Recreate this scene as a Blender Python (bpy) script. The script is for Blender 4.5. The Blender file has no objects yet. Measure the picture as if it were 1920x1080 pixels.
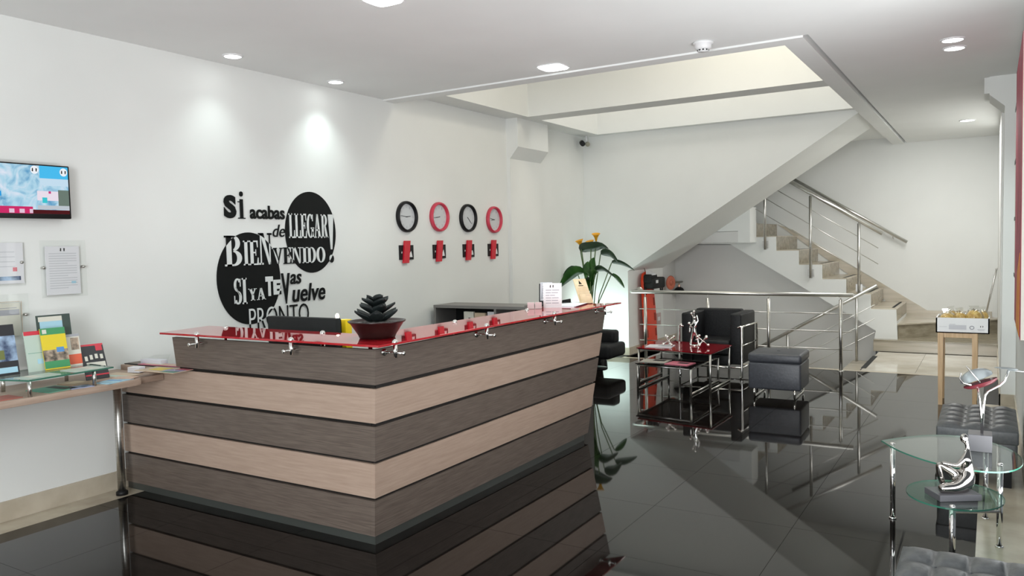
import bpy, bmesh, math, random
from mathutils import Vector, Matrix
random.seed(7)
PI = math.pi
C = bpy.context.scene.collection
# ------------------------------------------------------------------ camera, world, light, exposure
cam_d = bpy.data.cameras.new('camera'); cam = bpy.data.objects.new('camera', cam_d); C.objects.link(cam)
cam_d.sensor_width = 36.0; cam_d.lens = 36.0*1471.265/1920.0; cam_d.clip_end = 100; cam_d.clip_start = 0.05
RT = Vector((0.85331, 0.52090, -0.02334)); UP = Vector((-0.00740, 0.05686, 0.99835)); FW = Vector((-0.52037, 0.85236, -0.05241))
RT.normalize(); FW = (FW - RT*FW.dot(RT)).normalized(); UP = RT.cross(FW)
m = Matrix((RT, UP, -FW)).transposed().to_4x4(); m.translation = Vector((5.190, 0.0, 1.62))
cam.matrix_world = m
S = bpy.context.scene
S.camera = cam
S.view_settings.view_transform = 'Standard'; S.view_settings.look = 'None'
S.view_settings.exposure = 0.0; S.view_settings.gamma = 1.0; S.view_settings.use_curve_mapping = False
w = bpy.data.worlds.new('world'); S.world = w; w.use_nodes = True
w.node_tree.nodes['Background'].inputs[0].default_value = (0.86, 0.93, 1.0, 1)
w.node_tree.nodes['Background'].inputs[1].default_value = 0.2

def light(name, kind, loc, energy, color=(1, 1, 1), size=0.1, size_y=None, target=None, angle=None, blend=0.5):
    d = bpy.data.lights.new(name, kind); d.energy = energy; d.color = color
    if kind == 'AREA':
        d.shape = 'RECTANGLE' if size_y else 'SQUARE'; d.size = size
        if size_y: d.size_y = size_y
    else:
        d.shadow_soft_size = size
    if kind == 'SPOT': d.spot_size = angle; d.spot_blend = blend
    o = bpy.data.objects.new(name, d); C.objects.link(o); o.location = loc
    if target is not None:
        o.rotation_euler = (Vector(target)-Vector(loc)).to_track_quat('-Z', 'Y').to_euler()
    return o
COOL = (0.86, 1.0, 0.97)
light('assumed_facade_daylight', 'AREA', (2.7, -2.45, 1.6), 18, (0.95, 0.98, 1.0), 5.0, 2.8, target=(2.7, 5, 1.6))  # assumed daylight from an unseen glass front behind the camera
light('assumed_facade_daylight_right', 'AREA', (4.4, -2.4, 1.6), 225, (0.95, 0.98, 1.0), 1.9, 2.6, target=(4.0, 5, 1.6))  # assumed stronger daylight at the right of that unseen front
light('added_ceiling_fill', 'AREA', (5.5, 4.0, 0.6), 92, (0.98, 0.99, 1.0), 2.2, 1.0, target=(4.45, 4.9, 3.1))  # added fill aimed up at the ceiling from out of view, no known door
light('assumed_upper_daylight', 'AREA', (2.2, 9.65, 5.2), 42, (1.0, 0.96, 0.88), 3.0, 1.2, target=(2.2, 9.65, 0))  # unseen source above the opening, assumed from the brightly lit back wall
light('assumed_upper_lamp', 'AREA', (3.3, 7.35, 4.9), 34, (1.0, 0.92, 0.76), 0.8, 1.0, target=(2.6, 7.5, 0))  # assumed warm lamp out of view, added to light the beam face
light('assumed_stairwell_daylight', 'AREA', (4.6, 11.6, 3.05), 56, (1.0, 0.99, 0.96), 1.0, 2.6, target=(4.6, 11.8, 0))  # unseen source added under the ceiling, assumed from the bright far wall

# ------------------------------------------------------------------ materials
def mat(name, col, rough=0.5, metal=0.0, spec=0.5, ior=1.5, emit=None, estr=0.0, coat=0.0):
    M = bpy.data.materials.new(name); M.use_nodes = True
    b = M.node_tree.nodes['Principled BSDF']
    b.inputs['Base Color'].default_value = (*col, 1); b.inputs['Roughness'].default_value = rough
    b.inputs['Metallic'].default_value = metal; b.inputs['Specular IOR Level'].default_value = spec
    b.inputs['IOR'].default_value = ior; b.inputs['Coat Weight'].default_value = coat
    if emit: b.inputs['Emission Color'].default_value = (*emit, 1); b.inputs['Emission Strength'].default_value = estr
    return M
def noisy(M, c1, c2, scale=(1, 1, 1), nscale=5.0, detail=4.0, bump=0.0, lo=0.35, hi=0.65, rough=None):
    nt = M.node_tree; b = nt.nodes['Principled BSDF']
    tc = nt.nodes.new('ShaderNodeTexCoord'); mp = nt.nodes.new('ShaderNodeMapping'); mp.inputs['Scale'].default_value = scale
    nz = nt.nodes.new('ShaderNodeTexNoise'); nz.inputs['Scale'].default_value = nscale; nz.inputs['Detail'].default_value = detail
    rp = nt.nodes.new('ShaderNodeValToRGB'); rp.color_ramp.elements[0].position = lo; rp.color_ramp.elements[1].position = hi
    rp.color_ramp.elements[0].color = (*c1, 1); rp.color_ramp.elements[1].color = (*c2, 1)
    nt.links.new(tc.outputs['Object'], mp.inputs[0]); nt.links.new(mp.outputs[0], nz.inputs['Vector'])
    nt.links.new(nz.outputs[0], rp.inputs[0]); nt.links.new(rp.outputs[0], b.inputs['Base Color'])
    if bump:
        bp = nt.nodes.new('ShaderNodeBump'); bp.inputs['Strength'].default_value = bump; bp.inputs['Distance'].default_value = 0.01
        nt.links.new(nz.outputs[0], bp.inputs['Height']); nt.links.new(bp.outputs[0], b.inputs['Normal'])
    return M
def wallmat(name, col):
    c2 = tuple(min(1, c*1.02) for c in col); c1 = tuple(c*0.985 for c in col)
    return noisy(mat(name, col, 0.75, spec=0.25), c1, c2, nscale=1.3, detail=3)
WALL = wallmat('white_wall_paint', (0.80, 0.81, 0.79)); CEIL = wallmat('white_ceiling_paint', (0.86, 0.87, 0.86))
GREYW = wallmat('grey_paint_with_shade', (0.70, 0.695, 0.68))  # greyish paint, its tone also carrying shade under the stairs and landing
BLACKTILE = noisy(mat('black_polished_tile', (0.007, 0.006, 0.0055), 0.03, ior=1.42), (0.005, 0.0042, 0.0038), (0.010, 0.008, 0.007), nscale=9, detail=6)
GROUT = mat('dark_grout', (0.02, 0.018, 0.016), 0.6)
BEIGE = noisy(mat('beige_tile', (0.5, 0.43, 0.33), 0.25), (0.47, 0.41, 0.32), (0.56, 0.50, 0.40), nscale=6)
CREAM = noisy(mat('cream_polished_tile', (0.62, 0.58, 0.5), 0.08), (0.56, 0.52, 0.44), (0.68, 0.64, 0.56), nscale=3)
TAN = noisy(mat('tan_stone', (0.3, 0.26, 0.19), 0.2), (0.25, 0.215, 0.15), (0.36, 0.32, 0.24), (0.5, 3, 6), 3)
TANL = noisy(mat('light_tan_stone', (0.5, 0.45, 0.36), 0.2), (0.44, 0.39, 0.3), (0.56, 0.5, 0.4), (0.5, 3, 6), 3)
DWOOD = noisy(mat('dark_wood_laminate', (0.12, 0.09, 0.07), 0.45), (0.098, 0.074, 0.060), (0.165, 0.130, 0.108), (3, 3, 70), 2.2, 6, lo=0.3, hi=0.7)
LWOOD = noisy(mat('light_wood_laminate', (0.42, 0.3, 0.22), 0.45), (0.39, 0.28, 0.215), (0.46, 0.34, 0.27), (3, 3, 50), 2.0, 6, lo=0.3, hi=0.7)
SEAM = mat('black_seam', (0.006, 0.004, 0.003), 0.6)
BASEK = mat('dark_grey_kick', (0.05, 0.055, 0.05), 0.35)
WOODT = noisy(mat('pale_oak', (0.6, 0.4, 0.22), 0.45), (0.55, 0.36, 0.19), (0.66, 0.46, 0.27), (30, 30, 2), 2.5)
SHELFW = noisy(mat('pinkish_wood_shelf', (0.42, 0.3, 0.23), 0.5), (0.38, 0.27, 0.21), (0.46, 0.34, 0.27), (30, 2, 30), 2.5)
REDGLASS = mat('red_lacquered_glass', (0.42, 0.008, 0.016), 0.015, ior=1.55, coat=0.3)
REDG2 = mat('dark_red_glass', (0.20, 0.006, 0.012), 0.03, ior=1.5)
BLACKG = mat('black_glass', (0.006, 0.006, 0.006), 0.02)
NICKEL = mat('polished_nickel', (0.42, 0.40, 0.38), 0.09, metal=1.0)
CHROME = mat('chrome', (0.86, 0.85, 0.83), 0.06, metal=1.0)
STEEL = noisy(mat('brushed_steel', (0.62, 0.61, 0.58), 0.28, metal=1.0), (0.55, 0.54, 0.51), (0.68, 0.67, 0.64), (2, 2, 60), 4)
BLACKP = mat('black_plastic', (0.007, 0.007, 0.008), 0.45, spec=0.3)
BLACKM = mat('black_matt', (0.006, 0.007, 0.007), 0.7)
LEATHER = noisy(mat('black_leather', (0.010, 0.0105, 0.012), 0.5, spec=0.3), (0.007, 0.0075, 0.009), (0.014, 0.015, 0.017), nscale=60, bump=0.15)
GLEATHER = noisy(mat('grey_leather', (0.085, 0.092, 0.096), 0.4), (0.075, 0.082, 0.086), (0.098, 0.104, 0.108), nscale=50, bump=0.12)
DLEATHER = noisy(mat('slate_leather', (0.05, 0.053, 0.064), 0.4), (0.045, 0.048, 0.058), (0.058, 0.062, 0.074), nscale=50, bump=0.12)
ORANGE = mat('orange_plastic', (0.86, 0.060, 0.012), 0.35)
RED = mat('red_plastic', (0.62, 0.012, 0.03), 0.35); PINKRED = mat('red_rim', (0.60, 0.045, 0.085), 0.4)
WHITE = mat('white_plastic', (0.82, 0.82, 0.83), 0.4); PAPER = mat('white_paper', (0.80, 0.79, 0.83), 0.7)
GREYP = mat('grey_print', (0.40, 0.40, 0.44), 0.7); LGREYP = mat('light_grey_print', (0.62, 0.62, 0.66), 0.7)
BLACKPR = mat('black_print', (0.005, 0.006, 0.006), 0.6, spec=0.2)
YELLOW = mat('yellow_plastic', (0.85, 0.60, 0.01), 0.4)
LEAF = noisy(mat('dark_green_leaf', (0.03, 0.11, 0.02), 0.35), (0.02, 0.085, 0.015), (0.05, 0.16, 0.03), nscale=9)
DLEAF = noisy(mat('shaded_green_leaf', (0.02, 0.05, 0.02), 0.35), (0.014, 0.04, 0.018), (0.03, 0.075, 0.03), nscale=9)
LILY = mat('yellow_lily_petal', (0.85, 0.42, 0.02), 0.5)
STEM = mat('pale_green_stem', (0.14, 0.22, 0.09), 0.5)
POTB = noisy(mat('maroon_glazed_clay', (0.06, 0.014, 0.012), 0.3), (0.013, 0.005, 0.005), (0.024, 0.009, 0.008), nscale=14)
SUCC = noisy(mat('black_green_succulent', (0.006, 0.009, 0.009), 0.5, spec=0.25), (0.003, 0.005, 0.005), (0.009, 0.013, 0.013), nscale=20)
SOIL = noisy(mat('pebbly_soil', (0.1, 0.1, 0.09), 0.8), (0.03, 0.03, 0.028), (0.35, 0.34, 0.32), nscale=60, bump=0.5)
DSTONE = mat('dark_grey_stone', (0.07, 0.07, 0.078), 0.4)
SILVER = mat('satin_silver', (0.40, 0.44, 0.46), 0.35, metal=0.8)
BURG = mat('burgundy_enamel', (0.09, 0.012, 0.018), 0.25)
BRONZE = mat('aged_bronze', (0.20, 0.19, 0.15), 0.4, metal=0.7)
KRAFT = noisy(mat('kraft_board', (0.72, 0.56, 0.36), 0.6), (0.66, 0.50, 0.31), (0.78, 0.63, 0.43), nscale=12)
DIALW = mat('clock_dial', (0.60, 0.62, 0.64), 0.4)
PURPLE = noisy(mat('crimson_canvas', (0.36, 0.035, 0.075), 0.6), (0.30, 0.025, 0.06), (0.44, 0.06, 0.10), nscale=3)
AMBER = mat('orange_canvas', (0.75, 0.26, 0.02), 0.6)
SNACK = noisy(mat('yellow_snack_bag', (0.7, 0.42, 0.06), 0.25), (0.50, 0.28, 0.05), (0.85, 0.62, 0.22), nscale=28, bump=0.6)
def flat(name, c, r=0.45): return mat(name, c, r)
TEALB = flat('teal_print', (0.10, 0.30, 0.22)); GREENB = flat('green_print', (0.06, 0.30, 0.12)); BLUEB = flat('blue_print', (0.10, 0.28, 0.60))
SKYB = flat('sky_print', (0.38, 0.62, 0.75)); YELB = flat('yellow_print', (0.78, 0.60, 0.03)); REDB = flat('red_print', (0.62, 0.035, 0.06))
ORB = flat('coral_print', (0.75, 0.14, 0.07)); PALEB = flat('pale_green_print', (0.50, 0.60, 0.53)); DKB = flat('charcoal_print', (0.022, 0.022, 0.026))
SANDB = flat('sand_print', (0.62, 0.48, 0.34)); PINKB = flat('pink_print', (0.70, 0.18, 0.22)); PHOTO = noisy(flat('photo_print', (0.3, 0.25, 0.2)), (0.06, 0.05, 0.04), (0.65, 0.5, 0.38), nscale=22)
PHOTOB = noisy(flat('blue_photo_print', (0.2, 0.3, 0.5)), (0.03, 0.05, 0.12), (0.45, 0.60, 0.80), nscale=12)
DUSTY = flat('dusty_pink_print', (0.55, 0.16, 0.22)); IVORY = flat('ivory_print', (0.70, 0.68, 0.60))
def emis(name, c, s):
    M = bpy.data.materials.new(name); M.use_nodes = True; nt = M.node_tree; nt.nodes.clear()
    e = nt.nodes.new('ShaderNodeEmission'); e.inputs[0].default_value = (*c, 1); e.inputs[1].default_value = s
    o = nt.nodes.new('ShaderNodeOutputMaterial'); nt.links.new(e.outputs[0], o.inputs[0]); return M
LAMP = emis('lit_lamp', (0.95, 1.0, 0.98), 14.0); BULB = emis('lit_bulb', (1.0, 0.80, 0.55), 45.0)
def glass(name, tint, refl=1.0, base=0.04):
    M = bpy.data.materials.new(name); M.use_nodes = True; nt = M.node_tree; nt.nodes.clear()
    t = nt.nodes.new('ShaderNodeBsdfTransparent'); t.inputs[0].default_value = (*tint, 1)
    g = nt.nodes.new('ShaderNodeBsdfGlossy'); g.inputs['Roughness'].default_value = 0.02
    lw = nt.nodes.new('ShaderNodeLayerWeight'); lw.inputs[0].default_value = 0.5
    pw = nt.nodes.new('ShaderNodeMath'); pw.operation = 'POWER'; pw.inputs[1].default_value = 4.0; nt.links.new(lw.outputs['Facing'], pw.inputs[0])
    f = nt.nodes.new('ShaderNodeMath'); f.operation = 'MULTIPLY_ADD'; f.inputs[1].default_value = 0.9; f.inputs[2].default_value = base; nt.links.new(pw.outputs[0], f.inputs[0])
    mx = nt.nodes.new('ShaderNodeMixShader'); o = nt.nodes.new('ShaderNodeOutputMaterial')
    nt.links.new(f.outputs[0], mx.inputs[0]); nt.links.new(t.outputs[0], mx.inputs[1]); nt.links.new(g.outputs[0], mx.inputs[2])
    nt.links.new(mx.outputs[0], o.inputs[0]); return M
GLASS = glass('clear_greenish_glass', (0.90, 0.95, 0.93)); GLASSG = glass('green_tinted_glass', (0.74, 0.90, 0.84)); ACRYL = glass('clear_acrylic', (0.98, 0.985, 0.98), base=0.02)
FILM = glass('clear_plastic_film', (0.96, 0.96, 0.94), base=0.08)
GEDGE = mat('green_glass_edge', (0.035, 0.16, 0.11), 0.15)

# ------------------------------------------------------------------ mesh builder
class MB:
    def __init__(s): s.v = []; s.f = []; s.mi = []; s.sm = []
    def add(s, vs, fs, mi=0, smooth=False):
        n = len(s.v); s.v += [tuple(p) for p in vs]
        for f in fs: s.f.append([i+n for i in f]); s.mi.append(mi); s.sm.append(smooth)
        return s
    def box(s, x0, x1, y0, y1, z0, z1, mi=0):
        vs = [(x, y, z) for z in (z0, z1) for y in (y0, y1) for x in (x0, x1)]
        return s.add(vs, [(0, 2, 3, 1), (4, 5, 7, 6), (0, 1, 5, 4), (2, 6, 7, 3), (0, 4, 6, 2), (1, 3, 7, 5)], mi)
    def hexa(s, b, t, mi=0):          # 4 bottom + 4 top points, ccw from above
        return s.add(list(b)+list(t), [(3, 2, 1, 0), (4, 5, 6, 7), (0, 1, 5, 4), (1, 2, 6, 5), (2, 3, 7, 6), (3, 0, 4, 7)], mi)
    def prism(s, pts, d, mi=0, cap_mi=None, smooth=False):      # polygon pts (3D) extruded along d
        n = len(pts); d = Vector(d); a = [Vector(p) for p in pts]; b = [p+d for p in a]
        cm = mi if cap_mi is None else cap_mi
        nrm = Vector((0, 0, 0))
        for i in range(n): nrm += a[i].cross(a[(i+1) % n])
        fl = nrm.dot(d) > 0
        s.add(a+b, [list(range(n))[::-1] if fl else list(range(n)), [i+n for i in (range(n) if fl else reversed(range(n)))]], cm)
        base = len(s.v)-2*n
        for i in range(n):
            j = (i+1) % n
            s.f.append([base+i, base+j, base+n+j, base+n+i] if fl else [base+j, base+i, base+n+i, base+n+j]); s.mi.append(mi); s.sm.append(smooth)
        return s
    def tube(s, pts, r, seg=10, mi=0, closed=False, caps=True):
        P = [Vector(p) for p in pts]; n = len(P); rs = r if isinstance(r, (list, tuple)) else [r]*n
        T = []
        for i in range(n):
            if closed: t = (P[(i+1) % n]-P[i]).normalized()+(P[i]-P[i-1]).normalized()
            elif i == 0: t = P[1]-P[0]
            elif i == n-1: t = P[-1]-P[-2]
            else: t = (P[i+1]-P[i]).normalized()+(P[i]-P[i-1]).normalized()
            T.append(t.normalized() if t.length > 1e-9 else Vector((0, 0, 1)))
        up = Vector((0, 0, 1)) if abs(T[0].z) < 0.9 else Vector((1, 0, 0))
        u = T[0].cross(up).normalized(); vs = []
        for i in range(n):
            u = (u-T[i]*u.dot(T[i])).normalized(); v = T[i].cross(u)
            for k in range(seg):
                a = 2*PI*k/seg; vs.append(P[i]+(u*math.cos(a)+v*math.sin(a))*rs[i])
        fs = []
        for i in range(n if closed else n-1):
            j = (i+1) % n
            for k in range(seg):
                l = (k+1) % seg; fs.append((i*seg+k, i*seg+l, j*seg+l, j*seg+k))
        s.add(vs, fs, mi, True)
        if caps and not closed:
            b = len(s.v)-n*seg
            s.f.append([b+k for k in reversed(range(seg))]); s.mi.append(mi); s.sm.append(False)
            s.f.append([b+(n-1)*seg+k for k in range(seg)]); s.mi.append(mi); s.sm.append(False)
        return s
    def lathe(s, prof, loc=(0, 0, 0), axis=(0, 0, 1), seg=24, mi=0, smooth=True):    # prof: (radius, height)
        A = Vector(axis).normalized(); up = Vector((0, 0, 1)) if abs(A.z) < 0.9 else Vector((1, 0, 0))
        u = A.cross(up).normalized(); v = A.cross(u); L = Vector(loc); vs = []; n = len(prof)
        for r, h in prof:
            for k in range(seg):
                a = 2*PI*k/seg; vs.append(L+A*h+(u*math.cos(a)+v*math.sin(a))*max(r, 1e-4))
        fs = [(i*seg+k, i*seg+(k+1) % seg, (i+1)*seg+(k+1) % seg, (i+1)*seg+k) for i in range(n-1) for k in range(seg)]
        return s.add(vs, fs, mi, smooth)
    def ball(s, c, r, seg=12, rings=8, mi=0, sc=(1, 1, 1)):
        vs = []; c = Vector(c)
        for i in range(rings+1):
            t = PI*i/rings
            for k in range(seg):
                a = 2*PI*k/seg; vs.append(c+Vector((r*sc[0]*math.sin(t)*math.cos(a), r*sc[1]*math.sin(t)*math.sin(a), r*sc[2]*math.cos(t))))
        fs = [(i*seg+k, (i+1)*seg+k, (i+1)*seg+(k+1) % seg, i*seg+(k+1) % seg) for i in range(rings) for k in range(seg)]
        return s.add(vs, fs, mi, True)
    def mesh(s, name, mats, off=(0, 0, 0), bevel=0.0, bseg=2, smooth=None, weld=False):
        me = bpy.data.meshes.new(name); o = Vector(off)
        me.from_pydata([tuple(Vector(p)-o) for p in s.v], [], s.f)
        for mt in (mats if isinstance(mats, (list, tuple)) else [mats]): me.materials.append(mt)
        for p, a, b in zip(me.polygons, s.mi, s.sm): p.material_index = a; p.use_smooth = b if smooth is None else smooth
        bm = bmesh.new(); bm.from_mesh(me)
        if weld: bmesh.ops.remove_doubles(bm, verts=bm.verts, dist=1e-5)
        bmesh.ops.recalc_face_normals(bm, faces=bm.faces)
        if bevel:
            es = [e for e in bm.edges if len(e.link_faces) == 2 and e.calc_face_angle(0) > 0.5]
            bmesh.ops.bevel(bm, geom=es, offset=bevel, segments=bseg, affect='EDGES', profile=0.5, clamp_overlap=True)
            if bseg > 1:
                for f in bm.faces: f.smooth = True
        bm.to_mesh(me); bm.free()
        if bevel and bseg > 1:
            try: me.set_sharp_from_angle(angle=0.7)
            except Exception: pass
        me.update(); return me

def link(name, me, parent=None):
    o = bpy.data.objects.new(name, me); C.objects.link(o)
    if parent is not None: o.parent = parent
    return o
def tag(o, label, cat, group=None):
    o['label'] = label; o['category'] = cat
    if group: o['group'] = group
    return o
class Thing:
    def __init__(s, name, label, cat, loc=(0, 0, 0), rz=0.0, group=None):
        s.o = bpy.data.objects.new(name, None); C.objects.link(s.o); s.o.empty_display_size = 0.05
        s.o.location = loc; s.o.rotation_euler = (0, 0, rz); s.loc = Vector(loc); tag(s.o, label, cat, group)
    def part(s, name, mb, mats, parent=None, local=False, label=None, **k):
        o = link(name, mb.mesh(name, mats, (0, 0, 0) if local else s.loc, **k), parent or s.o)
        if label: o['label'] = label
        return o
    def mesh(s, name, me, parent=None, label=None):
        o = link(name, me, parent or s.o)
        if label: o['label'] = label
        return o
def struct(name, mb, mats, parent=None, **k):
    o = link(name, mb.mesh(name, mats, **k), parent); o['kind'] = 'structure'; return o
def single(name, mb, mats, label, cat, loc, group=None, **k):
    o = link(name, mb.mesh(name, mats, loc, **k)); o.location = loc; return tag(o, label, cat, group)
def copy_tree(o, parent=None):
    c = o.copy(); C.objects.link(c)
    if parent is not None: c.parent = parent
    for ch in list(o.children): copy_tree(ch, c)
    return c
def skin_mesh(name, verts, edges, material, levels=2):
    me = bpy.data.meshes.new(name+'_cage'); me.from_pydata([v[:3] for v in verts], edges, [])
    o = bpy.data.objects.new(name+'_cage', me); C.objects.link(o)
    o.modifiers.new('skin', 'SKIN')
    sk = me.skin_vertices[0].data
    for i, v in enumerate(verts): sk[i].radius = (v[3], v[3]); sk[i].use_root = (i == 0)
    sd = o.modifiers.new('sub', 'SUBSURF'); sd.levels = levels
    dg = bpy.context.evaluated_depsgraph_get(); dg.update()
    out = bpy.data.meshes.new_from_object(o.evaluated_get(dg)); out.name = name
    bpy.data.objects.remove(o); bpy.data.meshes.remove(me)
    out.materials.clear(); out.materials.append(material)
    for p in out.polygons: p.use_smooth = True
    return out
def text_polys(body, shear=0.0, bold=0.0, ext=0.0, spacing=1.0):
    cu = bpy.data.curves.new('txt', 'FONT'); cu.body = body; cu.size = 1.0; cu.shear = shear; cu.offset = bold; cu.extrude = 0.0
    cu.space_character = spacing; cu.resolution_u = 4
    o = bpy.data.objects.new('txt', cu); C.objects.link(o)
    dg = bpy.context.evaluated_depsgraph_get(); dg.update()
    me = bpy.data.meshes.new_from_object(o.evaluated_get(dg)); bpy.data.objects.remove(o)
    vs = [tuple(v.co[:2]) for v in me.vertices]; fs = [list(p.vertices) for p in me.polygons]
    bpy.data.meshes.remove(me); return vs, fs
def fit(vs, u0, u1, v0, v1):
    a = min(p[0] for p in vs); b = max(p[0] for p in vs); c = min(p[1] for p in vs); d = max(p[1] for p in vs)
    return [(u0+(p[0]-a)/(b-a)*(u1-u0), v0+(p[1]-c)/(d-c)*(v1-v0)) for p in vs]
def extr(mb, vs, fs, fn, t, mi=0):     # flat polygons (u,v) -> fn(u,v,w), thickness t
    bm = bmesh.new(); bv = [bm.verts.new((p[0], p[1], 0)) for p in vs]
    for f in fs:
        try: bm.faces.new([bv[i] for i in f])
        except ValueError: pass
    r = bmesh.ops.extrude_face_region(bm, geom=bm.faces[:])
    for e in r['geom']:
        if isinstance(e, bmesh.types.BMVert): e.co.z = t
    bm.verts.index_update()
    mb.add([fn(*v.co) for v in bm.verts], [[v.index for v in f.verts] for f in bm.faces], mi); bm.free()

# ------------------------------------------------------------------ room shell
CZ = 3.115
b = MB(); b.box(-0.2, 0, -2.5, 10.6, -0.05, 3.9); struct('wall_left', b, WALL)
bl = MB(); bl.prism([(0, 8.42, 0), (0.05, 8.42, 0), (0.05, 8.42, 2.72), (0.17, 8.42, 2.86), (0.17, 8.42, 3.215), (0, 8.42, 3.215)], (0, 0.78, 0)); struct('trim_1', bl, WALL)
b = MB(); b.prism([(-0.2, 10.6, 0), (0.68, 10.6, 0), (0.68, 10.6, 1.229), (4.0, 10.6, 3.317), (4.0, 10.6, 5.4), (-0.2, 10.6, 5.4)], (0, 1.42, 0)); struct('wall_back', b, WALL)
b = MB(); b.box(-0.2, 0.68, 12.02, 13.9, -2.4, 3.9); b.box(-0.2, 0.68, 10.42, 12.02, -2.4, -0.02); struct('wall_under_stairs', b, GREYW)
b = MB(); b.box(-0.2, 5.6, 13.9, 14.1, -2.4, 5.4); struct('wall_far', b, WALL)
b = MB(); b.box(5.39, 5.6, -2.5, 2.8, -0.05, CZ); b.box(5.39, 5.6, 5.2, 8.75, -0.05, CZ); b.box(5.39, 5.6, 2.8, 5.2, 2.5, CZ); struct('wall_right', b, WALL)  # unseen gap in this wall added to let the ceiling fill in
b = MB(); b.box(5.27, 5.6, 9.3, 13.9, -0.05, CZ)
b.prism([(5.6, 8.75, -0.05), (5.27, 8.75, -0.05), (5.285, 8.75, 2.83), (5.161, 8.75, 2.946), (5.161, 8.75, CZ), (5.6, 8.75, CZ)], (0, 0.55, 0)); struct('wall_stair_side', b, WALL)
b = MB(); b.box(5.118, 5.161, 8.79, 9.25, 2.966, CZ); struct('trim_2', b, WALL)
# ceiling and the opening to the upper floor
b = MB(); b.box(-0.2, 5.6, -2.5, 6.1, CZ, CZ+0.14); b.box(4.035, 5.6, 6.1, 13.9, CZ, CZ+0.14); b.box(-0.2, 3.835, 12.02, 13.9, 3.21, 3.3); struct('ceiling', b, CEIL)
b = MB(); b.box(0, 4.0, 6.1, 6.27, CZ-0.014, 3.45); b.box(3.835, 4.0, 6.27, 13.9, CZ-0.014, 3.45); struct('trim_3', b, CEIL)
b = MB(); b.box(0, 0.30, 6.27, 10.6, 3.215, 5.4); struct('trim_4', b, WALL)
b = MB(); b.box(0.30, 4.0, 8.46, 8.80, 3.215, 4.2); struct('trim_5', b, WALL)
b = MB(); b.box(0.30, 4.0, 10.46, 10.6, 3.215, 5.4); struct('trim_6', b, WALL)
b = MB(); b.box(-0.1, 4.2, 6.05, 6.2, 3.45, 5.4); b.box(4.0, 4.2, 6.2, 10.6, 3.3, 5.4); b.box(-0.1, 4.2, 6.05, 10.7, 5.4, 5.5); struct('wall_upper', b, WALL)
# floor: slab, black polished tiles as pieces, beige border strips
b = MB(); b.box(-0.2, 5.6, -2.5, 10.42, -0.12, -0.006); b.box(3.82, 5.6, 10.42, 13.9, -0.12, -0.006); b.box(-0.2, 0.68, 10.42, 13.9, -0.12, -0.006)
floor = struct('floor', b, GROUT)
xs = [0.22, 0.96, 1.78, 2.60, 3.42, 4.24, 5.13]; ys = [-2.5, -2.04]+[-2.04+0.82*k for k in range(1, 16)]+[10.33]
tcache = {}
for i in range(len(xs)-1):
    for j in range(len(ys)-1):
        x0, x1, y0, y1 = xs[i], xs[i+1], ys[j], ys[j+1]
        if y1-y0 < 0.02: continue
        k = (round(x1-x0, 3), round(y1-y0, 3))
        if k not in tcache:
            t = MB(); hx, hy = k[0]/2-0.001, k[1]/2-0.001; t.box(-hx, hx, -hy, hy, -0.008, 0); tcache[k] = t.mesh('tile', BLACKTILE)
        o = link('tile', tcache[k], floor); o.location = ((x0+x1)/2, (y0+y1)/2, 0)
t = MB(); t.box(-0.298, 0.298, -0.298, 0.298, -0.008, 0); ct = t.mesh('cream_tile', CREAM)
for i, x in enumerate((4.12, 4.72)):
    for j in range(3):
        o = link('tile', ct, floor); o.location = (x, 10.73+0.6*j, 0); o['label'] = 'cream polished tile'
t = MB(); t.box(-0.125, 0.125, -0.298, 0.298, -0.008, 0); ct2 = t.mesh('cream_tile_narrow', CREAM)
for j in range(3): o = link('tile', ct2, floor); o.location = (5.147, 10.73+0.6*j, 0)
b = MB(); b.box(0, 0.22, -2.5, 10.6, -0.008, 0.0005); struct('trim_7', b, BEIGE)
b = MB(); b.box(5.13, 5.39, -2.5, 8.75, -0.008, 0.0005); struct('trim_8', b, BEIGE)
b = MB(); b.box(0.68, 5.27, 10.33, 10.42, -0.1, 0.001); struct('trim_9', b, BEIGE)
b = MB(); b.box(0, 0.012, -2.5, 8.42, 0, 0.125); b.box(0.05, 0.062, 8.42, 9.2, 0, 0.125); b.box(0, 0.012, 9.2, 10.6, 0, 0.125); struct('baseboard_left', b, BEIGE)
b = MB(); b.box(0, 0.692, 10.588, 10.6, 0, 0.11); b.box(0.68, 0.692, 10.6, 13.9, 0, 0.11); struct('baseboard_back', b, BEIGE)
b = MB(); b.box(5.378, 5.39, -2.5, 2.8, 0, 0.11); b.box(5.378, 5.39, 5.2, 8.738, 0, 0.11); b.box(5.258, 5.27, 8.738, 12.3, 0, 0.11); b.box(5.258, 5.39, 8.738, 8.75, 0, 0.11); struct('baseboard_right', b, BEIGE)
b = MB(); b.prism([(0.68, 12.6, -2.4), (3.74, 12.6, -2.4), (3.74, 12.6, 0.28), (1.66, 12.6, 1.57), (0.68, 12.6, 1.59)], (0, 0.12, 0)); b.box(3.74, 3.82, 10.42, 12.6, -2.4, -0.12); b.box(0.68, 3.8, 10.36, 10.42, -2.4, -0.1); b.box(0.68, 3.8, 10.4, 12.6, -2.45, -2.4); struct('wall_stairwell', b, GREYW)

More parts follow.
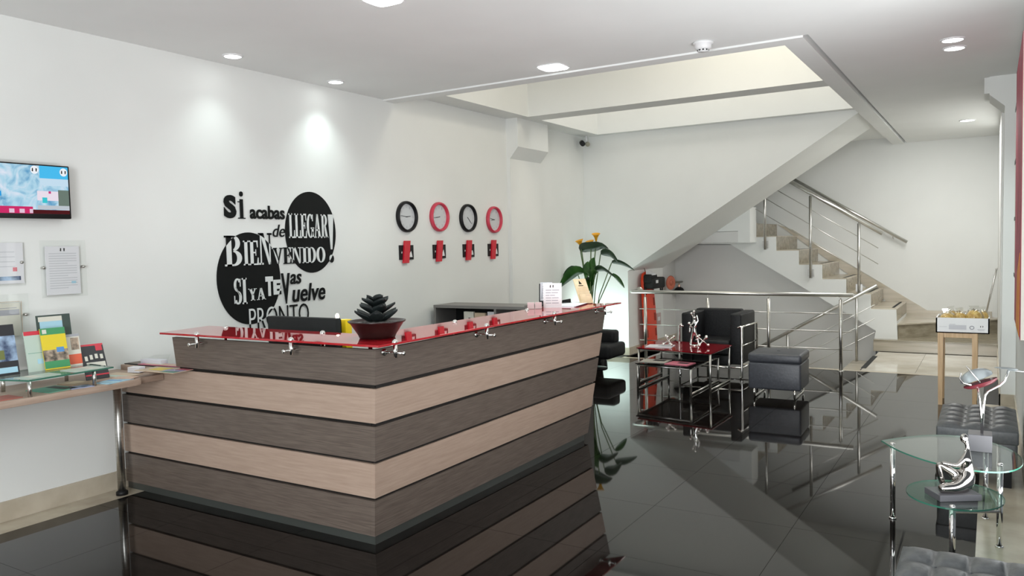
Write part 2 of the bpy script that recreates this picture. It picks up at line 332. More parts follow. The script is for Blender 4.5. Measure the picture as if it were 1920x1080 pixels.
# ------------------------------------------------------------------ stairs
def step(i): return 4.03-0.333*i, 0.593+0.2175*i          # right edge x and top z of step i
st = Thing('staircase', 'white concrete staircase with tan stone treads climbing left to a landing', 'stairs', (4.0, 12.4, 0))
pts = [(4.05, 12.4, 0.17)]
for i in range(6):
    x, z = step(i); pts += [(x, 12.4, z-(0.0 if i else 0.0))]
    pts += [(x-0.333, 12.4, z)]
xl, zl = step(6)
pts += [(xl, 12.4, zl-0.02), (0.68, 12.4, zl-0.02), (0.68, 12.4, 1.60), (1.66, 12.4, 1.58), (3.764, 12.4, 0.283), (3.743, 12.4, 0.17)]
b = MB(); b.prism(pts, (0, 1.5, 0)); st.part('stringer', b, WALL)
b = MB(); b.box(3.745, 5.27, 12.28, 13.9, 0, 0.155); st.part('bottom_step', b, TANL, bevel=0.004, bseg=1)
b = MB(); b.box(3.75, 5.27, 12.262, 13.9, 0.155, 0.17); st.part('tread', b, TAN)
b = MB(); b.prism([(4.05, 12.4, 0.17), (4.055, 12.52, 0.17), (5.27, 13.66, 0.17), (5.27, 13.9, 0.17), (4.05, 13.9, 0.17)], (0, 0, 0.195)); st.part('winder', b, TAN)
b = MB(); b.prism([(4.03, 12.42, 0.365), (4.065, 12.50, 0.365), (5.27, 13.64, 0.365), (5.27, 13.9, 0.365), (4.03, 13.9, 0.365)], (0, 0, 0.018)); st.part('tread', b, TANL)
for i in range(-1, 6):
    x, z = step(i)
    if i >= 0:
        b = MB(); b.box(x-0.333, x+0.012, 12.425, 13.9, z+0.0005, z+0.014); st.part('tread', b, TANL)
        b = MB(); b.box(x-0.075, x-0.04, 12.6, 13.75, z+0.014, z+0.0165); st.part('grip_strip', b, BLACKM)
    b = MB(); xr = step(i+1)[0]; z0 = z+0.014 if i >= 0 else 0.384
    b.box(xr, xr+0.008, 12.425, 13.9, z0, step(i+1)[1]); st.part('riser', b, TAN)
b = MB(); pt = []
for i in range(7):
    x, z = step(i); pt += [(x+0.01, 13.9, z+0.12)] if i == 0 else []
b.prism([(4.05, 13.888, 0.38), (5.2, 13.888, 0.38), (5.2, 13.888, 0.47), (4.33, 13.888, 0.47), (2.3, 13.888, 1.80), (2.05, 13.888, 1.9)], (0, 0.012, 0)); st.part('skirting', b, TANL)
b = MB(); b.prism([(1.2, 12.02, 1.78), (1.89, 12.02, 1.78), (1.89, 12.02, 1.6), (2.07, 12.02, 1.6), (2.07, 12.02, 2.14), (1.2, 12.02, 2.14)], (0, 0.379, 0)); b.box(1.25, 2.05, 12.012, 12.02, 1.995, 2.0); st.part('landing_beam', b, WALL)
b = MB(); b.box(0.68, 1.89, 12.02, 12.4, 1.61, 1.775); st.part('landing_slab', b, GREYW)
# upper stair railing
hr = Thing('stair_railing', 'stainless steel stair railing with thin wires bolted to the white stringer', 'railing', (3.5, 12.36, 0.8))
def hz(x): return 2.509+(1.685-2.509)*(x-2.577)/(3.853-2.577)
b = MB(); b.tube([(1.9, 12.36, hz(1.9)), (3.853, 12.36, 1.685)], 0.026, 12); hr.part('handrail', b, STEEL)
for x, zb in ((3.543, 0.83), (2.875, 1.05), (2.21, 1.487)):
    b = MB(); b.tube([(x, 12.36, zb), (x, 12.36, hz(x)-0.045)], 0.021, 12); b.tube([(x, 12.36, hz(x)-0.05), (x, 12.36, hz(x)-0.02)], 0.008, 8); p = hr.part('post', b, STEEL)
    b = MB(); b.box(x-0.045, x+0.045, 12.385, 12.4, zb+0.02, zb+0.13); hr.part('mounting_plate', b, STEEL, parent=p)
for d in (0.24, 0.47, 0.72):
    b = MB(); b.tube([(2.0, 12.36, hz(2.0)-d), (3.80, 12.36, hz(3.80)-d)], 0.006, 6); hr.part('wire', b, STEEL)
wr = Thing('wall_handrail', 'round stainless handrail fixed along the far stair wall', 'handrail', (3.3, 13.8, 2.1))
b = MB(); b.tube([(2.3, 13.8, 2.668), (4.05, 13.8, 1.548)], 0.026, 12); wr.part('rail', b, STEEL)
for x in (2.7, 3.85):
    z = 2.668+(1.548-2.668)*(x-2.3)/1.75; b = MB(); b.tube([(x, 13.8, z), (x, 13.8, z-0.06), (x, 13.9, z-0.07)], 0.008, 8); wr.part('bracket', b, STEEL)
# basement stair
bs = Thing('basement_stairs', 'tan stone stairs going down to the left behind the lobby guard rail', 'stairs', (3.8, 11.4, -0.2))
for k in range(8):
    x1 = 3.72-0.28*k; z1 = -0.19-0.19*k
    b = MB(); b.box(x1-0.29, x1, 10.42, 12.6, z1-0.19, z1); s_ = bs.part('step', b, TANL)
    b = MB(); b.box(x1-0.07, x1-0.03, 10.55, 12.45, z1, z1+0.003); bs.part('grip_strip', b, BLACKM, parent=s_)
b = MB(); b.box(3.80, 3.86, 10.6, 11.75, 0.001, 0.004); bs.part('grip_strip', b, BLACKM)
gr = Thing('lobby_guard_rail', 'straight stainless guard rail with three horizontal rods along the end of the black floor', 'railing', (2.3, 10.27, 0))
b = MB(); b.tube([(0.86, 10.59, 0.951), (0.86, 10.30, 0.951), (0.90, 10.27, 0.951), (3.76, 10.27, 0.935)], 0.026, 12); p = gr.part('handrail', b, STEEL)
b = MB(); b.lathe([(0, 0), (0.05, 0), (0.05, 0.012), (0, 0.012)], (0.86, 10.6, 0.951), (0, -1, 0), 16); gr.part('wall_flange', b, STEEL, parent=p)
for x in (1.075, 1.96, 2.752, 3.617):
    b = MB(); b.tube([(x, 10.27, 0), (x, 10.27, 0.88)], 0.021, 12); b.tube([(x, 10.27, 0.87), (x, 10.27, 0.93)], 0.008, 8); b.lathe([(0, 0), (0.042, 0), (0.042, 0.006), (0, 0.006)], (x, 10.27, 0), seg=16); gr.part('post', b, STEEL)
for z in (0.71, 0.49, 0.27):
    b = MB(); b.tube([(0.99, 10.27, z+0.005), (3.75, 10.27, z-0.005)], 0.007, 6); gr.part('rod', b, STEEL)
dr = Thing('descending_railing', 'steel railing sloping down to the left along the basement stairs', 'railing', (3.2, 12.3, 0))
def dz(x): return 0.945+0.583*(x-3.79)
b = MB(); b.tube([(3.79, 12.3, dz(3.79)), (2.0, 12.3, dz(2.0))], 0.025, 12); dr.part('handrail', b, STEEL)
for x in (3.52, 2.55):
    b = MB(); b.tube([(x, 12.3, dz(x)-0.95), (x, 12.3, dz(x)-0.03)], 0.018, 10); dr.part('post', b, STEEL)
for d in (0.26, 0.46, 0.66):
    b = MB(); b.tube([(3.76, 12.3, dz(3.76)-d), (2.0, 12.3, dz(2.0)-d)], 0.006, 6); dr.part('wire', b, STEEL)

# ------------------------------------------------------------------ reception counter
XB, XT, ZB, ZT = 2.315, 2.362, 0.05, 1.082
def xf(z): return XB+(XT-XB)*(z-ZB)/(ZT-ZB)
def ye(z): return 5.86+(6.16-5.86)*(z-ZB)/(ZT-ZB)
rc = Thing('reception_counter', 'L-shaped reception counter striped in dark and light wood with a red glass top', 'counter', (1.9, 3.6, 0))
bands = [(0.05, 0.247, DWOOD), (0.263, 0.453, LWOOD), (0.469, 0.660, DWOOD), (0.679, 0.868, LWOOD), (0.890, 1.082, DWOOD)]
for i, (z0, z1, M) in enumerate(bands):
    b = MB(); b.hexa([(xf(z0)-0.03, 3.1955, z0), (xf(z0), 3.1955, z0), (xf(z0), ye(z0), z0), (xf(z0)-0.03, ye(z0), z0)],
                     [(xf(z1)-0.03, 3.1955, z1), (xf(z1), 3.1955, z1), (xf(z1), ye(z1), z1), (xf(z1)-0.03, ye(z1), z1)]); rc.part('long_panel', b, M, label='dark panel' if M is DWOOD else 'light panel')
    xl0, xl1 = (0.65, 0.62) if i == 4 else (0.035, 0.035)
    b = MB(); b.hexa([(xl0, 3.195, z0), (xf(z0)-0.0302, 3.195, z0), (xf(z0)-0.0302, 3.225, z0), (xl0, 3.225, z0)],
                     [(xl1, 3.195, z1), (xf(z1)-0.0302, 3.195, z1), (xf(z1)-0.0302, 3.225, z1), (xl1, 3.225, z1)]); rc.part('short_panel', b, M, label='dark panel' if M is DWOOD else 'light panel')
b = MB(); b.hexa([(0.05, 3.21, 0.03), (XB-0.012, 3.21, 0.03), (XB-0.012, 5.84, 0.03), (0.05, 5.84, 0.03)], [(0.67, 3.21, 0.9), (2.34, 3.21, 0.9), (2.34, 6.08, 0.9), (0.67, 6.08, 0.9)])
b = MB(); b.box(0.05, 2.30, 3.215, 3.24, 0.04, 0.872); b.box(0.66, 2.33, 3.215, 3.24, 0.87, 1.07)
b.hexa([(xf(.04)-.05, 3.22, .04), (xf(.04)-.014, 3.22, .04), (xf(.04)-.014, ye(.04)-.02, .04), (xf(.04)-.05, ye(.04)-.02, .04)], [(xf(1.07)-.05, 3.22, 1.07), (xf(1.07)-.014, 3.22, 1.07), (xf(1.07)-.014, ye(1.07)-.02, 1.07), (xf(1.07)-.05, ye(1.07)-.02, 1.07)]); rc.part('backing', b, SEAM)
b = MB(); b.box(0.04, XB-0.05, 3.205, 3.25, 0, 0.05); b.box(XB-0.05, XB-0.006, 3.205, 5.80, 0, 0.05); rc.part('plinth', b, BASEK)
b = MB(); b.box(0.03, 2.28, 3.25, 3.95, 0.72, 0.75); b.box(1.65, 2.28, 3.95, 5.85, 0.72, 0.75); b.box(1.68, 1.70, 3.95, 5.8, 0, 0.72); b.box(2.0, 2.28, 5.78, 5.80, 0, 0.72); b.box(0.03, 0.64, 3.225, 3.34, 0.845, 0.872); rc.part('work_surface', b, DWOOD)
gp = [(0.60, 3.118), (2.455, 3.118), (2.468, 6.245), (2.03, 5.82), (2.03, 3.52), (0.53, 3.55)]
b = MB(); b.prism([(x, y, 1.108) for x, y in gp], (0, 0, 0.012)); gt = rc.part('glass_top', b, REDGLASS, bevel=0.0015, bseg=1)
def standoff(p, n, name='standoff'):
    x, y = p; n = Vector(n); P = Vector((x, y, 0)); b = MB()
    b.tube([P+Vector((0, 0, 1.038)), P+Vector((0, 0, 1.108))], 0.0125, 12)
    b.tube([P-n*0.075+Vector((0, 0, 1.063)), P+n*0.058+Vector((0, 0, 1.063))], 0.006, 8)
    b.lathe([(0, 0), (0.011, 0), (0.011, 0.01), (0, 0.01)], P+n*0.052+Vector((0, 0, 1.063)), n, 12)
    b.lathe([(0, 0), (0.02, 0), (0.02, 0.006), (0, 0.006)], P-n*0.082+Vector((0, 0, 1.063)), n, 14)
    b.lathe([(0.017, 0), (0.016, 0.008), (0.010, 0.016), (0, 0.019)], P+Vector((0, 0, 1.12)), seg=12)
    rc.part(name, b, CHROME)
for x in (0.97, 1.80): standoff((x, 3.118+0.005), (0, -1, 0))
for y in (3.26, 4.16, 5.07, 5.95): standoff((2.447, y), (1, 0, 0))
for x, y in ((0.78, 3.49), (1.71, 3.46), (2.10, 3.45), (2.10, 4.3), (2.09, 5.28)):
    b = MB(); b.lathe([(0.017, 0), (0.016, 0.008), (0.010, 0.016), (0, 0.019)], (x, y, 1.12), seg=12); b.tube([(x, y, 0.75), (x, y, 1.108)], 0.0125, 10); rc.part('glass_knob', b, CHROME)

# items on the counter
def frame3(o, u, v): u = Vector(u).normalized(); v = Vector(v).normalized(); n = u.cross(v); o = Vector(o); return lambda a, c, d=0.0: o+u*a+v*c+n*d
def slab(mb, fn, u0, u1, v0, v1, d0, d1, mi=0):
    mb.hexa([fn(u0, v0, d0), fn(u1, v0, d0), fn(u1, v1, d0), fn(u0, v1, d0)], [fn(u0, v0, d1), fn(u1, v0, d1), fn(u1, v1, d1), fn(u0, v1, d1)], mi); return mb
# succulent bowl
sb = Thing('succulent_bowl', 'nearly black rosette succulent in a maroon tapered bowl on the red counter corner', 'plant', (2.20, 3.40, 1.12))
b = MB(); b.lathe([(0, 0), (0.10, 0), (0.108, 0.02), (0.15, 0.085), (0.162, 0.092), (0.165, 0.10), (0.155, 0.10), (0.14, 0.085), (0, 0.08)], seg=32); sb.part('bowl', b, POTB, local=True)
b = MB(); b.lathe([(0.142, 0.086), (0.08, 0.094), (0, 0.096)], seg=24); sb.part('soil', b, SOIL, local=True)
def petal(mb, base, direc, L, W, lift, curl, thick=0.012):
    base = Vector(base); d = Vector((math.cos(direc), math.sin(direc), 0)); s = Vector((-d.y, d.x, 0)); rows = []; N = 6
    for i in range(N+1):
        t = i/N; wd = W*math.sin(PI*min(1, 0.22+t*0.78))**0.8*(1.0 if t < 0.95 else 0.4)
        c = base+d*L*t+Vector((0, 0, lift*t+curl*t*t)); rows.append((c-s*wd+Vector((0, 0, wd*0.35)), c+Vector((0, 0, 0)), c+s*wd+Vector((0, 0, wd*0.35))))
    vs = [p for r in rows for p in r]+[p-Vector((0, 0, thick)) for r in rows for p in r]; n = len(rows)*3; fs = []
    for i in range(N):
        for k in range(2):
            a = i*3+k; fs += [(a, a+1, a+4, a+3), (a+n, a+n+3, a+n+4, a+n+1)]
        fs += [(i*3, i*3+3, n+i*3+3, n+i*3), (i*3+2, n+i*3+2, n+i*3+5, i*3+5)]
    fs += [(0, n, n+1, 1), (1, n+1, n+2, 2), (N*3, N*3+1, n+N*3+1, n+N*3), (N*3+1, N*3+2, n+N*3+2, n+N*3+1)]
    mb.add(vs, fs, 0, True)
for lev, (z, n, L, W, lift, curl) in enumerate([(0.092, 6, 0.140, 0.046, 0.02, 0.055), (0.137, 5, 0.118, 0.044, 0.03, 0.035), (0.180, 4, 0.090, 0.038, 0.035, 0.02), (0.212, 3, 0.052, 0.028, 0.03, 0.005)]):
    for k in range(n):
        b = MB(); petal(b, (0, 0, z), 2*PI*k/n+lev*0.55+0.2, L*random.uniform(.9, 1.1), W, lift, curl); sb.part('leaf', b, SUCC, local=True)
b = MB(); b.lathe([(0.03, 0.09), (0.035, 0.13), (0.025, 0.19), (0, 0.23)], seg=10); sb.part('stem', b, SUCC, local=True)
# text sign holder, second leaflet rack, card boxes
def leaning(name, label, cat, loc, rz, tilt, group=None):
    return Thing(name, label, cat, loc, rz, group), frame3((0, 0, 0), (1, 0, 0), (0, math.sin(tilt), math.cos(tilt)))
t, fn = leaning('counter_sign', 'white upright notice with black emblem and printed lines on the red counter', 'sign', (2.145, 5.60, 1.12), 0.42, 0.08)
b = MB(); slab(b, fn, -0.075, 0.075, 0, 0.195, -0.003, 0); t.part('panel', b, WHITE, local=True)
b = MB(); b.box(-0.075, 0.075, 0.0, 0.07, 0, 0.003); slab(b, fn, -0.077, 0.077, 0, 0.2, -0.006, -0.0035); t.part('acrylic_holder', b, ACRYL, local=True)
b = MB()
for k, L in enumerate((0.11, 0.10, 0.075, 0.105, 0.10, 0.105)):
    z = 0.138-0.021*k; slab(b, fn, -0.055, -0.055+L*0.42, z, z+0.006, 0, 0.0006); slab(b, fn, -0.055+L*0.48, -0.055+L, z, z+0.006, 0, 0.0006)
t.part('printed_lines', b, GREYP, local=True)
def emblem(mb, fn, u, v, s, d=0.0008, mi=0):
    for q in (0, 1):
        x = u+(q-0.5)*s*1.1; slab(mb, fn, x-0.17*s, x+0.17*s, v-0.5*s, v+0.5*s, 0, d, mi)
        sx = 0.28*s*(1 if q else -1); slab(mb, fn, min(x, x+sx), max(x, x+sx), v+(0.12 if q else -0.32)*s, v+(0.32 if q else -0.12)*s, 0, d, mi)
b = MB(); emblem(b, fn, -0.005, 0.172, 0.02); t.part('emblem', b, BLACKPR, local=True)
t, fn = leaning('leaflet_rack', 'clear acrylic rack with grey leaflets behind the white counter notice', 'rack', (2.02, 5.72, 1.12), 0.42, 0.22)
b = MB(); slab(b, fn, -0.06, 0.06, 0.02, 0.19, -0.004, 0); b.box(-0.062, 0.062, -0.05, 0.05, 0, 0.02); t.part('holder', b, BLACKP, local=True)
b = MB(); slab(b, fn, -0.05, 0.05, 0.045, 0.20, 0.001, 0.008); p = t.part('leaflet', b, LGREYP, local=True)
b = MB(); b.add([fn(-0.045, 0.06, .009), fn(-0.02, 0.06, .009), fn(0.0, 0.15, .009), fn(-0.03, 0.17, .009), fn(0.01, 0.06, .009), fn(0.045, 0.18, .009), fn(0.02, 0.19, .009)], [(0, 1, 2, 3), (1, 4, 5, 6)]); t.part('photo', b, GREYP, parent=p, local=True)
for k, (dx, col) in enumerate(((0, 'nearest'), (1, 'furthest'))):
    t = Thing('card_holder', 'pinkish white business card holder %s the notice on the red counter' % ('left of' if k == 0 else 'tucked beside'), 'card holder', (2.045+0.05*k, 5.42+0.035*k, 1.12), 0.5)
    b = MB(); b.box(-0.03, 0.03, -0.02, 0.02, 0, 0.035); t.part('tray', b, ACRYL, local=True)
    b = MB(); b.box(-0.027, 0.027, -0.015, 0.013, 0.002, 0.052); t.part('cards', b, flat('pinkish_card%d' % k, (0.75, 0.60, 0.60)), local=True)
t, fn = leaning('kraft_stand', 'tall leaning kraft board leaflet stand with dark bird emblem at counter end', 'stand', (2.25, 6.02, 1.12), 1.1, 0.46)
b = MB(); slab(b, fn, -0.065, 0.065, 0, 0.235, -0.006, 0); t.part('board', b, KRAFT, local=True)
b = MB(); slab(b, fn, -0.06, 0.06, 0.0, 0.085, 0.012, 0.016); slab(b, fn, -0.06, -0.055, 0, 0.085, 0, 0.012); slab(b, fn, 0.055, 0.06, 0, 0.085, 0, 0.012); t.part('pocket', b, KRAFT, local=True)
b = MB(); b.add([fn(-0.02, 0.185, .001), fn(0.012, 0.185, .001), fn(0.002, 0.20, .001), fn(-0.012, 0.222, .001)], [(0, 1, 2, 3)]); slab(b, fn, -0.03, 0.02, 0.168, 0.174, 0, 0.001); t.part('emblem', b, BLACKPR, local=True)
b = MB()
for k in range(4): slab(b, fn, -0.045, 0.05, 0.10+0.016*k, 0.104+0.016*k, 0, 0.0008)
slab(b, fn, 0.0, 0.05, 0.07, 0.077, 0.016, 0.0166); t.part('printed_lines', b, SANDB, local=True)
t = Thing('paper_stack', 'loose white paper sheets lying flat at the far counter end', 'paper', (2.17, 5.85, 1.12), 0.2)
b = MB()
for k in range(3): b.box(-0.10+0.012*k, 0.10+0.01*k, -0.22+0.02*k, 0.20, 0.004*k, 0.004*k+0.003)
t.part('sheet', b, PAPER, local=True)
t = Thing('black_stapler', 'small black stapler beside the white papers at the counter end', 'stapler', (2.10, 5.92, 1.12), 1.2)
b = MB(); b.box(-0.06, 0.06, -0.016, 0.016, 0, 0.012); t.part('base', b, BLACKP, local=True, bevel=0.003)
b = MB(); b.hexa([(-0.06, -0.012, .016), (0.05, -0.012, .014), (0.05, 0.012, .014), (-0.06, 0.012, .016)], [(-0.06, -0.01, .036), (0.05, -0.008, .046), (0.05, 0.008, .046), (-0.06, 0.01, .036)]); t.part('arm', b, BLACKP, local=True, bevel=0.003)
# monitor behind the counter
t = Thing('monitor', 'black monitor seen from behind above the short red counter', 'monitor', (1.185, 3.80, 0.75))
b = MB(); b.box(-0.325, 0.325, -0.02, 0.03, 0.07, 0.425); t.part('casing', b, BLACKM, local=True, bevel=0.006)
b = MB(); b.box(-0.325, 0.325, 0.03, 0.033, 0.085, 0.415); t.part('screen', b, BLACKG, local=True)
b = MB(); b.box(-0.03, 0.03, -0.03, 0.0, 0.01, 0.2); b.box(-0.13, 0.13, -0.09, 0.09, 0, 0.012); t.part('stand', b, BLACKP, local=True)
t = Thing('yellow_file_box', 'yellow file box standing beside the monitor behind the counter', 'box', (1.452, 3.93, 0.75))
b = MB(); b.box(-0.032, 0.032, -0.03, 0.03, 0, 0.405); t.part('shell', b, YELLOW, local=True, bevel=0.003)
b = MB(); b.box(-0.025, 0.025, -0.033, -0.03, 0.10, 0.20); t.part('spine_label', b, IVORY, local=True)
t = Thing('desk_bulb_lamp', 'small lit warm bulb lamp peeking over the corner of the monitor', 'lamp', (1.41, 3.90, 0.75))
b = MB(); b.lathe([(0, 0), (0.05, 0), (0.05, 0.012), (0.01, 0.02), (0.008, 0.38), (0.014, 0.385), (0.014, 0.41), (0, 0.41)], seg=14); t.part('stem', b, STEEL, local=True)
b = MB(); b.ball((0, 0, 0.428), 0.012, 12, 8, sc=(1, 1, 1.6)); t.part('bulb', b, BULB, local=True)
# credenza with books
cr = Thing('back_credenza', 'grey open shelf unit with black interior standing behind the reception counter', 'cabinet', (0.06, 6.75, 0))
b = MB(); b.box(0.06, 1.75, 6.75, 7.15, 0.985, 1.015); cr.part('top', b, STEEL.copy() if False else mat('grey_laminate', (0.20, 0.19, 0.18), 0.45))
GL = bpy.data.materials['grey_laminate']
for x in (0.06, 0.83, 1.725): b = MB(); b.box(x, x+0.025, 6.755, 7.15, 0, 0.985); cr.part('side_panel', b, GL)
b = MB(); b.box(0.08, 1.73, 7.13, 7.145, 0, 0.985); cr.part('back_panel', b, BLACKM)
for z in (0.78, 0.40, 0.06): b = MB(); b.box(0.085, 1.725, 6.77, 7.13, z-0.02, z); cr.part('shelf', b, BLACKM)
for k, (x0, x1, h, M, lab) in enumerate(((0.42, 0.545, 0.168, IVORY, 'cream folder with dark picture leaning in the back credenza, leftmost of three'), (0.557, 0.69, 0.158, SANDB, 'sand folder with small colourful figures in the back credenza, middle of three'), (0.72, 0.825, 0.172, PAPER, 'white folder in the back credenza, rightmost of three'))):
    t = Thing('document_folder', lab, 'folder', (x0, 6.80, 0.78), 0, 'folders in the back credenza')
    b = MB(); b.box(x0, x1, 6.80, 6.83, 0.78, 0.78+h); t.part('cover', b, M, bevel=0.002, bseg=1)
    b = MB()
    if k == 0: b.box(x0+0.03, x0+0.09, 6.799, 6.80, 0.86, 0.87); b.box(x0+0.06, x0+0.085, 6.799, 6.80, 0.87, 0.885)
    elif k == 1: b.box(x0+0.02, x0+0.035, 6.799, 6.80, 0.86, 0.885); b.box(x0+0.05, x0+0.065, 6.799, 6.80, 0.86, 0.895); b.box(x0+0.08, x0+0.095, 6.799, 6.80, 0.86, 0.885)
    else: b.box(x0+0.02, x0+0.085, 6.799, 6.80, 0.90, 0.905)
    t.part('picture', b, DKB if k != 1 else ORB)
t = Thing('black_tray', 'flat black letter tray on top of the back credenza', 'tray', (1.30, 6.95, 1.015), 0.1)
b = MB(); b.box(-0.16, 0.16, -0.11, 0.11, 0, 0.004); t.part('bottom', b, BLACKP, local=True)
b = MB(); b.hexa([(-0.16, 0.106, 0), (0.16, 0.106, 0), (0.16, 0.11, 0), (-0.16, 0.11, 0)], [(-0.16, 0.106, 0.006), (0.16, 0.106, 0.045), (0.16, 0.11, 0.045), (-0.16, 0.11, 0.006)]); b.box(0.156, 0.16, -0.11, 0.11, 0, 0.045); t.part('rim', b, BLACKP, local=True)

# ------------------------------------------------------------------ wall decal
E1 = (4.362, 1.412, 0.322, 0.376); E2 = (5.062, 1.791, 0.304, 0.360)
DEC = bpy.data.materials.new('decal_lettering'); DEC.use_nodes = True; nt = DEC.node_tree
geo = nt.nodes.new('ShaderNodeTexCoord'); sep = nt.nodes.new('ShaderNodeSeparateXYZ'); nt.links.new(geo.outputs['Object'], sep.inputs[0])
def mth(op, a, bb):
    n = nt.nodes.new('ShaderNodeMath'); n.operation = op
    for i, q in enumerate((a, bb)):
        if isinstance(q, (int, float)): n.inputs[i].default_value = q
        else: nt.links.new(q, n.inputs[i])
    return n.outputs[0]
ORG = (0.0, 4.70, 1.5)
ins = []
for cy, cz, ry, rz in (E1, E2):
    a = mth('DIVIDE', mth('SUBTRACT', sep.outputs[1], cy-ORG[1]), ry); c = mth('DIVIDE', mth('SUBTRACT', sep.outputs[2], cz-ORG[2]), rz)
    ins.append(mth('LESS_THAN', mth('ADD', mth('MULTIPLY', a, a), mth('MULTIPLY', c, c)), 1.0))
mx = nt.nodes.new('ShaderNodeMix'); mx.data_type = 'RGBA'; nt.links.new(mth('MAXIMUM', ins[0], ins[1]), mx.inputs[0])
nt.nodes['Principled BSDF'].inputs['Specular IOR Level'].default_value = 0.2; mx.inputs[6].default_value = (0.005, 0.006, 0.006, 1); mx.inputs[7].default_value = (0.74, 0.76, 0.75, 1)
nt.links.new(mx.outputs[2], nt.nodes['Principled BSDF'].inputs['Base Color']); nt.nodes['Principled BSDF'].inputs['Roughness'].default_value = 0.6
dc = Thing('welcome_wall_lettering', 'large black and white Spanish welcome lettering over two black discs on the left wall', 'wall lettering', ORG)
for cy, cz, ry, rz in (E1, E2):
    b = MB(); b.prism([(0.001, cy+ry*math.cos(2*PI*k/72), cz+rz*math.sin(2*PI*k/72)) for k in range(72)], (0.005, 0, 0)); dc.part('disc', b, BLACKPR)
def R(x0, y0, x1, y1): return [(x0, y0), (x1, y0), (x1, y1), (x0, y1)]
def arc(cx, cy, rx, ry, ix, iy, a0, a1, n=14):
    A = [math.radians(a0+(a1-a0)*i/n) for i in range(n+1)]
    return [[(cx+rx*math.cos(A[i]), cy+ry*math.sin(A[i])), (cx+rx*math.cos(A[i+1]), cy+ry*math.sin(A[i+1])), (cx+ix*math.cos(A[i+1]), cy+iy*math.sin(A[i+1])), (cx+ix*math.cos(A[i]), cy+iy*math.sin(A[i]))] for i in range(n)]
SER = {
 'L': (0.78, [R(.1, 0, .34, 1), R(0, .94, .45, 1), R(0, 0, .74, .06), [(.64, .06), (.74, .06), (.74, .32), (.70, .32)]]),
 'E': (0.82, [R(.1, 0, .34, 1), R(0, .94, .74, 1), R(0, 0, .77, .06), R(.34, .48, .56, .54), [(.64, .94), (.70, .72), (.74, .72), (.74, .94)], [(.66, .06), (.77, .06), (.77, .30), (.73, .30)], R(.54, .38, .58, .64)]),
 'I': (0.48, [R(.1, 0, .34, 1), R(0, .94, .44, 1), R(0, 0, .44, .06)]),
 'T': (0.80, [R(.28, 0, .52, 1), R(0, .94, .8, 1), R(.16, 0, .64, .06), R(0, .70, .05, .94), R(.75, .70, .8, .94)]),
 'N': (1.05, [R(.12, 0, .19, 1), R(.78, 0, .85, 1), [(.12, 1), (.36, 1), (.85, 0), (.72, 0)], R(0, 0, .31, .06), R(.66, .94, .98, 1), R(0, .94, .3, 1)]),
 'V': (0.95, [[(.08, 1), (.34, 1), (.56, 0), (.44, 0)], [(.44, 0), (.52, 0), (.82, 1), (.75, 1)], R(0, .94, .42, 1), R(.64, .94, .92, 1)]),
 'D': (0.95, [R(.1, 0, .34, 1), R(0, .94, .45, 1), R(0, 0, .45, .06)]+arc(.42, .5, .48, .5, .24, .44, -90, 90)),
 'B': (0.90, [R(.1, 0, .34, 1), R(0, .94, .45, 1), R(0, 0, .45, .06)]+arc(.44, .75, .34, .25, .12, .19, -90, 90)+arc(.44, .26, .42, .26, .18, .20, -90, 90)),
 'R': (0.95, [R(.1, 0, .34, 1), R(0, .94, .45, 1), R(0, 0, .45, .06), [(.44, .50), (.64, .50), (.92, 0), (.66, 0)], R(.66, 0, .96, .06)]+arc(.44, .74, .40, .26, .16, .20, -90, 90)),
 'O': (0.98, arc(.47, .5, .47, .5, .22, .45, 0, 360, 28)),
 'G': (0.98, arc(.47, .5, .47, .5, .22, .45, 40, 330, 24)+[R(.66, .05, .90, .42), R(.54, .38, .98, .44), R(.76, .70, .84, .98)]),
 'A': (1.0, [[(.38, 1), (.56, 1), (.90, 0), (.62, 0)], [(.40, 1), (.48, 1), (.18, 0), (.10, 0)], R(.24, .30, .70, .36), R(0, 0, .29, .06), R(.54, 0, .98, .06)]),
 'S': (0.78, arc(.37, .74, .34, .26, .14, .20, 30, 262)+arc(.37, .26, .36, .26, .13, .20, -155, 92)+[[(.08, .72), (.28, .62), (.68, .28), (.46, .40)], R(.60, .68, .66, .98), R(.03, .04, .09, .34)]),
 'Y': (0.92, [[(.08, 1), (.34, 1), (.58, .45), (.36, .45)], [(.44, .45), (.52, .45), (.80, 1), (.72, 1)], R(.36, 0, .58, .47), R(0, .94, .42, 1), R(.62, .94, .90, 1), R(.24, 0, .70, .06)]),
 '!': (0.3, [[(.0, 1), (.3, 1), (.19, 0), (.11, 0)]+[]]),
}
def word_serif(s):
    vs, fs, x = [], [], 0.0
    for ch in s:
        wd, polys = SER[ch]
        for p in polys: n = len(vs); vs += [(x+q[0], q[1]) for q in p]; fs.append(list(range(n, n+len(p))))
        x += wd+0.02
    return vs, fs
wfn = lambda u, v, d=0.0: Vector((0.0065+d, u, v))
lett_n = 0
def place(vf, y0, y1, z0, z1, name='lettering', rise=0.0):
    global lett_n
    vs, fs = vf; vs = fit(vs, y0, y1, z0, z1); vs = [(u, v+rise*(u-y0)/(y1-y0)) for u, v in vs]
    b = MB(); lett_n += 1; extr(b, vs, fs, lambda u, v, d=0.0: Vector((0.0062+0.0004*(lett_n % 5)+d, u, v)), 0.006); dc.part(name, b, DEC)
place(text_polys('S', bold=0.055), 4.131, 4.25, 1.90, 2.085)
place(text_polys('l'.replace('l', 'i'), bold=0.01), 4.285, 4.32, 1.90, 2.118)
b = MB(); b.box(.006, .012, 4.268, 4.338, 1.898, 1.906); b.box(.006, .012, 4.268, 4.30, 2.03, 2.038); dc.part('lettering', b, DEC)
place(text_polys('acabas', bold=0.025), 4.385, 4.754, 1.899, 2.012)
place(text_polys('de', shear=0.3), 4.615, 4.750, 1.75, 1.855)
